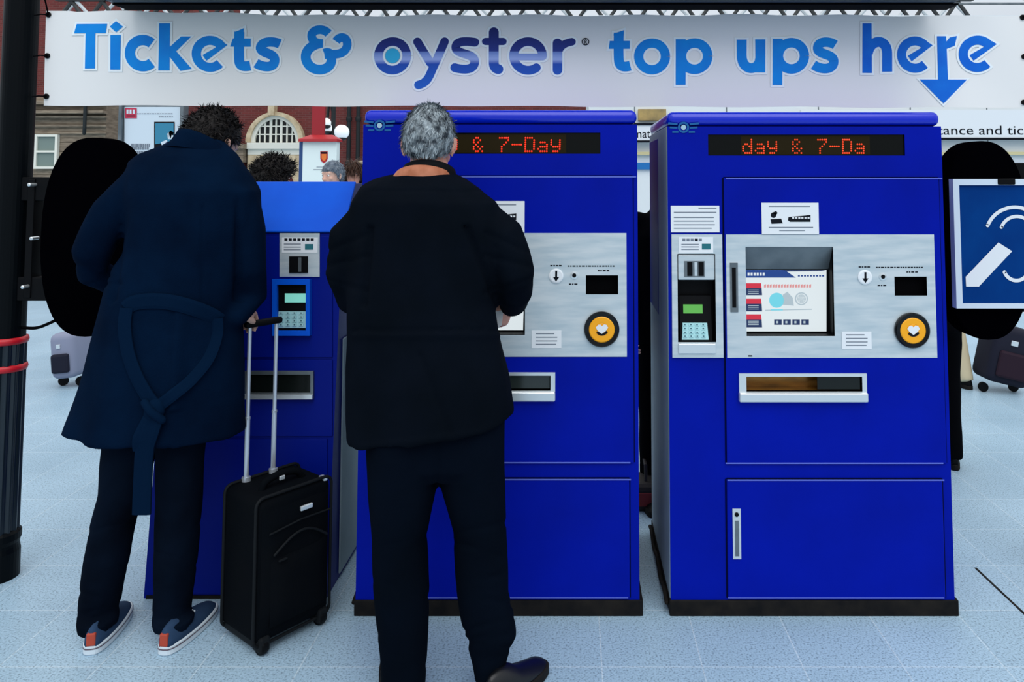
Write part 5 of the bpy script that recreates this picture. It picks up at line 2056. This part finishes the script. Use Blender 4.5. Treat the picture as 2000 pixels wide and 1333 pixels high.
# belt: back strap, two hanging loops, knot and tails
bp = [on(bv1, *q) for q in ((246, 603), (262, 592), (300, 588), (340, 592), (380, 603), (412, 616), (428, 626))]
belt = obj('belt', ribbon(spline(bp, 5), .05, .007), M['coat_belt'], coat, smooth=False)
lp1 = [on(bv1, *q, .010) for q in ((247, 602), (243, 640), (250, 690), (266, 735), (288, 775), (304, 794))]
obj('belt_loop', ribbon(spline(lp1, 5), .042, .007), M['coat_belt'], belt)
lp2 = [on(bv1, *q, .010) for q in ((424, 622), (424, 655), (408, 700), (374, 742), (338, 772), (312, 792))]
obj('belt_loop', ribbon(spline(lp2, 5), .038, .007), M['coat_belt'], belt)
b = B()
kc = on(bv1, 302, 803, .006)
b.ell(kc, (.033, .022, .042), M=Ry(18), n=18)
b.tube([kc + Vector((-.028, -.008, .028)), kc + Vector((0, -.026, .006)), kc + Vector((.03, -.01, -.026))], .013, 10)
obj('knot', b, M['coat_belt'], belt, smooth=True)
tl = [on(bv1, 296, 815, .012), on(bv1, 284, 838, .012), on(bv1, 274, 860, .012), on(bv1, 274, 860, .012) + Vector((0, .005, -.035))]
obj('belt_tail', ribbon(spline(tl, 5), .05, .01), M['coat_belt'], belt)
hem = on(bv1, 290, 858, .010)
tl = [on(bv1, 300, 820, .016), on(bv1, 292, 845, .016), hem + Vector((-.01, -.002, -.03)), P(279, 930, hem.y + .0), P(276, 1006, hem.y + .0)]
obj('belt_tail', ribbon(spline(tl, 6), .058, .010), M['coat_belt'], belt)
# trousers
b = B()
L = [(700, 196, 312, .10, 0), (800, 203, 306, .1, 0), (870, 209, 302, .095, .0), (960, 200, 280, .085, .0), (1020, 182, 260, .076, -.005), (1090, 172, 248, .072, -.01), (1150, 164, 234, .068, -.005), (1190, 160, 226, .064, .0), (1208, 158, 226, .066, -.03), (1226, 160, 224, .062, -.03)]
b.loft(rowrings(L, Y1, 28, 2.1)[::-1])
L = [(700, 300, 410, .10, 0), (800, 305, 402, .1, 0), (890, 315, 394, .092, .0), (1000, 311, 388, .082, -.005), (1100, 306, 380, .074, -.01), (1160, 304, 374, .068, .0), (1195, 302, 372, .066, .0), (1205, 301, 378, .068, -.025), (1224, 304, 374, .064, -.025)]
b.loft(rowrings(L, Y1, 28, 2.1)[::-1])
b.loft(rowrings([(640, 225, 420, .12, 0), (740, 205, 415, .12, 0), (830, 215, 395, .11, 0)], Y1, 28, 2.1)[::-1])
me = fuse('jeans', b, .007, 4)
def jean_extra(v):
    px, py = proj(v)
    d = 0
    wob = max(0, noise.noise(Vector((v.x * 14, v.z * 9, v.y * 14))) + .25)
    for yy, sl in ((1168, .25), (1192, -.2), (1214, .3), (1232, -.1), (1090, .3), (1035, -.25)):
        d -= .006 * wob * math.exp(-((py - yy - sl * (px - (195 if px < 265 else 340))) / 5.5) ** 2)
    return d
wrinkle(me, .005, (9, 9, 4.5), 4.2, jean_extra)
obj('jeans', me, M['jeans'], man1, smooth=True)
sm = [M['sneaker'], M['sole'], M['tab'], M['stripe']]
h1 = G(171, 1287)
shoe(man1, Vector((h1.x, h1.y + .012, 0)), 100, sm, sneaker=True, name='canvas_shoe', length=.275, width=.108)
h2_ = G(314, 1288)
shoe(man1, Vector((h2_.x, h2_.y + .012, 0)), 84, sm, sneaker=True, name='canvas_shoe', length=.275, width=.108)
# body, hair
hc1 = P(412, 281, Y1 + .145)
HM1 = T(hc1) @ Rz(180 - 18) @ Rx(30) @ Ry(-6)
b = B()
b.merge(head_parts(HM1))
def tring(py, xl, xr, b_, dy): return rowrings([(py, xl, xr, b_, dy)], Y1, 24, 2.0)[0]
b.loft([tring(815, 255, 365, .08, 0), tring(700, 245, 375, .085, 0), tring(560, 270, 440, .09, 0), tring(430, 290, 470, .10, 0), tring(360, 310, 460, .08, .0), tring(330, 350, 450, .06, .03), tring(310, 375, 440, .05, .06)][::-1])
b.tube([P(352, 372, Y1 + .02), P(280, 378, Y1), lsl[1], lsl[2], lsl[3], lsl[5], lsl[5] + (lsl[5] - lsl[4]) * .3], [.045, .045, .045, .04, .036, .03, .027], 12)
wl = lsl[5] + (lsl[5] - lsl[4]) * .3
b.merge(hand_parts(aim(wl, wl + (lsl[5] - lsl[4]), palm=(0, 0, -1)), 40, mirror=1))
for pts in (((275, 850), (242, 960), (212, 1090), (193, 1170), (192, 1212)), ((352, 850), (350, 1000), (343, 1100), (339, 1170), (338, 1210))):
    b.tube([P(x, y, Y1) for x, y in pts], [.05, .05, .043, .038, .034], 12)
mb1 = b
mb1.tube([P(425, 372, Y1 + .02), P(465, 385, Y1), rsl[1], rsl[2], rsl[3], rsl[4], wr1], [.045, .045, .045, .04, .034, .029, .026], 12)
mb1.merge(hand_parts(hm, 62, mirror=-1, thumb=15))
body1 = obj('body', fuse('body', mb1, .0055, 3), M['skin_pale'], man1, smooth=True)
eyes(body1, HM1)
obj('hair', hair_mesh(HM1, .013, .007, 4600, .03, .0022, back=-.10, side=-.03, front=.05, up=-.2, seed=11), M['hair_dark'], man1, smooth=True)
# ------------------------------------------------------------------ man in the black jacket
M['jacket'] = mat('black_jacket', (7, 13, 22), 0.85, spec=0.03, vary=(5, (5, 10, 17)), bump=(150, 0.08))
M['lining'] = mat('tan_lining', (150, 84, 52), 0.8, vary=(12, (196, 128, 98)))
M['scarf'] = mat('black_collar', (5, 6, 10), 0.7, spec=0.1)
M['trous'] = mat('black_trousers', (4, 9, 17), 0.9, spec=0.02, vary=(3, (6, 13, 24)), bump=(160, 0.08))
M['leather'] = mat('black_leather', (10, 12, 17), 0.35, spec=0.4)
M['paper'] = mat('white_paper', (226, 224, 224), 0.7)
Y2 = G(940, 1385).y + .07
man2 = root('person', (P(850, 900, Y2).x, Y2, 0), 'grey-haired man in a black jacket facing the middle ticket machine, back turned', 'person')
rows = [(342, 766, 884, .084, .035), (351, 738, 906, .10, .03), (366, 708, 938, .118, .015), (395, 690, 972, .132, 0), (440, 684, 986, .14, 0), (520, 680, 974, .145, 0), (590, 680, 966, .15, 0), (655, 681, 976, .153, 0), (740, 680, 995, .165, 0), (790, 680, 1001, .165, 0), (818, 680, 1002, .165, 0, .10), (836, 680, 1002, .165, 0, .13)]
def wv2(k, t):
    return max(0, (k - 7) / 5) * (.02 * math.sin(4 * t + 1) + .014 * math.sin(7 * t))
b = B()
b.loft(rowrings(rows, Y2, 44, 2.35, wv2, tilt=True)[::-1])
l2 = [P(738, 418, Y2), P(686, 468, Y2 - .005), P(676, 535, Y2 + .01), P(690, 578, Y2 + .06), P(735, 590, Y2 + .15), P(775, 592, Y2 + .20)]
b.tube(l2, [.070, .070, .064, .058, .052, .046], 18)
r2 = [P(918, 414, Y2), P(982, 462, Y2 - .005), P(1004, 535, Y2 + .0), P(1005, 572, Y2 + .05), P(1001, 592, Y2 + .12)]
b.tube(r2, [.070, .072, .066, .058, .046], 18)
me = fuse('jacket', b, .0085, 6)
def jk(v):
    px, py = proj(v)
    d = 0
    if v.y < Y2:
        if 690 < px < 985:
            d += .004 * math.exp(-((py - (655 + (px - 830) * .0)) / 7) ** 2) - .005 * math.exp(-((py - 645) / 2.6) ** 2)
        d -= .005 * math.exp(-((px - (815 + (py - 680) * .38)) / 5) ** 2) * (690 < py < 850)
        d -= .013 * math.exp(-((px - (905 + (py - 430) * .42)) / 7) ** 2) * (440 < py < 600)
        d -= .013 * math.exp(-((px - (722 - (py - 430) * .06)) / 7) ** 2) * (440 < py < 600)
        for yy, s_ in ((478, .45), (512, .25), (556, -.3)):
            d -= .005 * math.exp(-((py - yy - (px - 1000) * s_) / 5) ** 2) * (px > 945)
            d -= .005 * math.exp(-((py - yy - (px - 670) * -s_) / 5) ** 2) * (px < 715)
        d -= .003 * math.exp(-((py - 372) / 3) ** 2) * (720 < px < 940)
    d += .004 * math.exp(-((py - (858 - (px - 840) * .13)) / 5) ** 2) * (py > 800)
    return d
wrinkle(me, .009, (8, 8, 3.6), 9.1, jk)
jac = obj('jacket', me, M['jacket'], man2, smooth=True)
def tring2(py, xl, xr, b_, dy, tilt, n=36):
    c = P((xl + xr) / 2, py, Y2 + dy)
    a = (P(xr, py, Y2 + dy).x - P(xl, py, Y2 + dy).x) / 2
    return [c + Vector((a * math.cos(2 * PI * i / n), b_ * math.sin(2 * PI * i / n), -tilt * b_ * math.sin(2 * PI * i / n))) for i in range(n)]
obj('collar_lining', band([tring2(376, 752, 894, .088, .033, .5), tring2(361, 762, 891, .086, .034, .5), tring2(348, 772, 888, .082, .037, .5)], .012), M['lining'], jac, smooth=True)
obj('collar', band([tring2(358, 780, 893, .079, .041, .5), tring2(346, 783, 892, .077, .043, .5), tring2(335, 787, 890, .074, .045, .5)], .010), M['scarf'], jac, smooth=True)
# trousers
b = B()
Lr = [(720, 725, 860, .11, 0), (800, 718, 862, .118, 0), (880, 718, 860, .115, .0), (950, 721, 852, .105, .0), (1050, 727, 832, .092, .0), (1150, 733, 838, .085, -.005), (1250, 740, 834, .08, -.005), (1330, 745, 829, .076, .0), (1390, 750, 824, .072, .0)]
b.loft(rowrings(Lr, Y2 - .03, 30, 2.1)[::-1])
Rr = [(720, 850, 975, .11, 0), (800, 850, 984, .118, 0), (880, 852, 985, .115, .0), (960, 866, 988, .105, .0), (1030, 885, 990, .095, .0), (1100, 890, 991, .088, .0), (1160, 894, 994, .082, .0), (1200, 899, 1006, .08, .0), (1236, 908, 1011, .078, .0), (1262, 915, 1000, .07, .005), (1290, 924, 990, .064, .0), (1325, 930, 986, .062, .0)]
b.loft(rowrings(Rr, Y2, 30, 2.1)[::-1])
b.loft(rowrings([(680, 730, 970, .12, 0), (800, 716, 986, .125, 0), (900, 722, 984, .115, 0), (925, 740, 970, .09, 0)], Y2 - .01, 30, 2.2)[::-1])
me = fuse('trousers', b, .0075, 4)
def tr2(v):
    px, py = proj(v)
    d = 0
    wob = max(0, noise.noise(Vector((v.x * 12, v.z * 8, v.y * 12))) + .3) * 1.3
    if px > 862:
        for yy, s_ in ((1130, -.25), (1172, .15), (1222, -.28), (1246, -.12), (1262, .1), (1078, .3), (1030, -.2)):
            d -= .006 * wob * math.exp(-((py - yy - s_ * (px - 950)) / 6) ** 2)
    else:
        for yy, s_ in ((1150, .3), (1230, -.2), (1290, .2), (1060, -.25)):
            d -= .004 * wob * math.exp(-((py - yy - s_ * (px - 785)) / 7) ** 2)
    d -= .006 * math.exp(-((px - 853) / 6) ** 2) * (860 < py < 950)
    return d
wrinkle(me, .006, (8, 8, 4), 5.5, tr2)
obj('trousers', me, M['trous'], man2, smooth=True)
g = G(951, 1400)
shoe(man2, Vector((g.x + .0, g.y + .01, 0)), 54, [M['leather'], M['soot']], name='leather_shoe', length=.262, width=.105, ht=.10)
g = P(787, 1390, Y2 - .03)
shoe(man2, Vector((g.x - .005, Y2 - .11, 0)), 103, [M['leather'], M['soot']], name='leather_shoe', length=.29, width=.105)
# body
hc2 = P(838, 284, Y2 + .075)
HM2 = T(hc2) @ Rz(180) @ Rx(20)
b = B()
b.merge(head_parts(HM2, False))
b.tube([hc2 + Vector((0, .0, -.05)), P(838, 322, Y2 + .055), P(838, 350, Y2 + .052), P(838, 375, Y2 + .04)], [.060, .060, .062, .064], 18)
def t2(py, xl, xr, b_, dy): return rowrings([(py, xl, xr, b_, dy)], Y2, 24, 2.0)[0]
b.loft([t2(880, 750, 950, .085, -.01), t2(700, 740, 940, .09, 0), t2(560, 730, 930, .10, 0), t2(430, 735, 935, .105, 0), t2(385, 740, 935, .10, .0), t2(368, 790, 882, .07, .04), t2(352, 800, 874, .055, .05)][::-1])
wl = l2[5] + (l2[5] - l2[4]).normalized() * .03
b.tube([P(785, 425, Y2)] + l2[1:] + [wl], [.05, .047, .042, .036, .033, .03, .027], 12)
b.merge(hand_parts(aim(wl, wl + (l2[5] - l2[4]), palm=(0, 0, -1)), 70, mirror=1))
wr2 = r2[4] + Vector((-.022, .03, -.004))
b.tube([P(880, 425, Y2)] + r2[1:] + [wr2], [.05, .047, .042, .036, .03, .026], 12)
ft2 = P(969, 640, wr2.y + .03)
hm2 = aim(wr2, ft2, palm=(-.6, .75, 0))
b.merge(hand_parts(hm2, 50, mirror=1, thumb=35))
for pts, dy in ((((785, 880), (779, 1050), (786, 1150), (787, 1270), (787, 1350)), -.03), (((915, 880), (935, 1030), (943, 1160), (957, 1240), (957, 1318)), 0)):
    b.tube([P(x, y, Y2 + dy) for x, y in pts], [.075, .06, .05, .042, .036], 12)
bd2 = obj('body', fuse('body', b, .0055, 3), M['skin'], man2, smooth=True)
eyes(bd2, HM2)
obj('hair', hair_mesh(HM2, .0095, .0, 6500, .024, .0016, back=-.062, side=-.03, front=.06, seed=21), M['hair_grey'], man2, smooth=True)
# folded paper between his fingers
b = B()
pa = [P(x, y, wr2.y - .012) for x, y in ((956, 570), (984, 600), (980, 636), (964, 642), (955, 600))]
b.loft([[p + Vector((0, -.004, 0)) for p in pa], [p + Vector((0, .001, 0)) for p in pa]])
pb2 = [P(x, y, wr2.y - .006) for x, y in ((954, 562), (972, 582), (976, 640), (966, 646), (953, 610))]
b.loft([[p + Vector((.0, -.004, 0)) for p in pb2], [p + Vector((0, .0, 0)) for p in pb2]])
tag(obj('folded_paper', b, M['paper']), 'folded white paper held in the right hand of the man in the black jacket', 'paper')
# ------------------------------------------------------------------ light: overcast daylight through a glazed station roof
w = bpy.data.worlds.new('overcast')
bpy.context.scene.world = w
w.use_nodes = True
nt = w.node_tree
bg = nt.nodes['Background']
tc = nt.nodes.new('ShaderNodeTexCoord')
sx = nt.nodes.new('ShaderNodeSeparateXYZ')
rp = nt.nodes.new('ShaderNodeValToRGB')
rp.color_ramp.elements[0].position = 0.0
rp.color_ramp.elements[0].color = (.30, .34, .38, 1)
rp.color_ramp.elements[1].position = 1.0
rp.color_ramp.elements[1].color = (1.0, 1.0, 1.0, 1)
e = rp.color_ramp.elements.new(.25); e.color = (.55, .60, .66, 1)
nt.links.new(tc.outputs['Generated'], sx.inputs[0])
nt.links.new(sx.outputs['Z'], rp.inputs[0])
nt.links.new(rp.outputs[0], bg.inputs['Color'])
bg.inputs['Strength'].default_value = 1.4
sd = bpy.data.lights.new('soft_daylight', 'SUN')
sd.energy = 1.3
sd.angle = math.radians(50)
sd.color = (.97, .98, 1.0)
so = bpy.data.objects.new('soft_daylight', sd)
C.objects.link(so)
so.rotation_euler = (math.radians(38), math.radians(8), 0)     # from above, a little behind the camera
sc_ = bpy.context.scene
sc_.view_settings.view_transform = 'Standard'
sc_.view_settings.look = 'None'
sc_.view_settings.gamma = 1
sc_.view_settings.use_curve_mapping = False
sc_.view_settings.exposure = 0.0
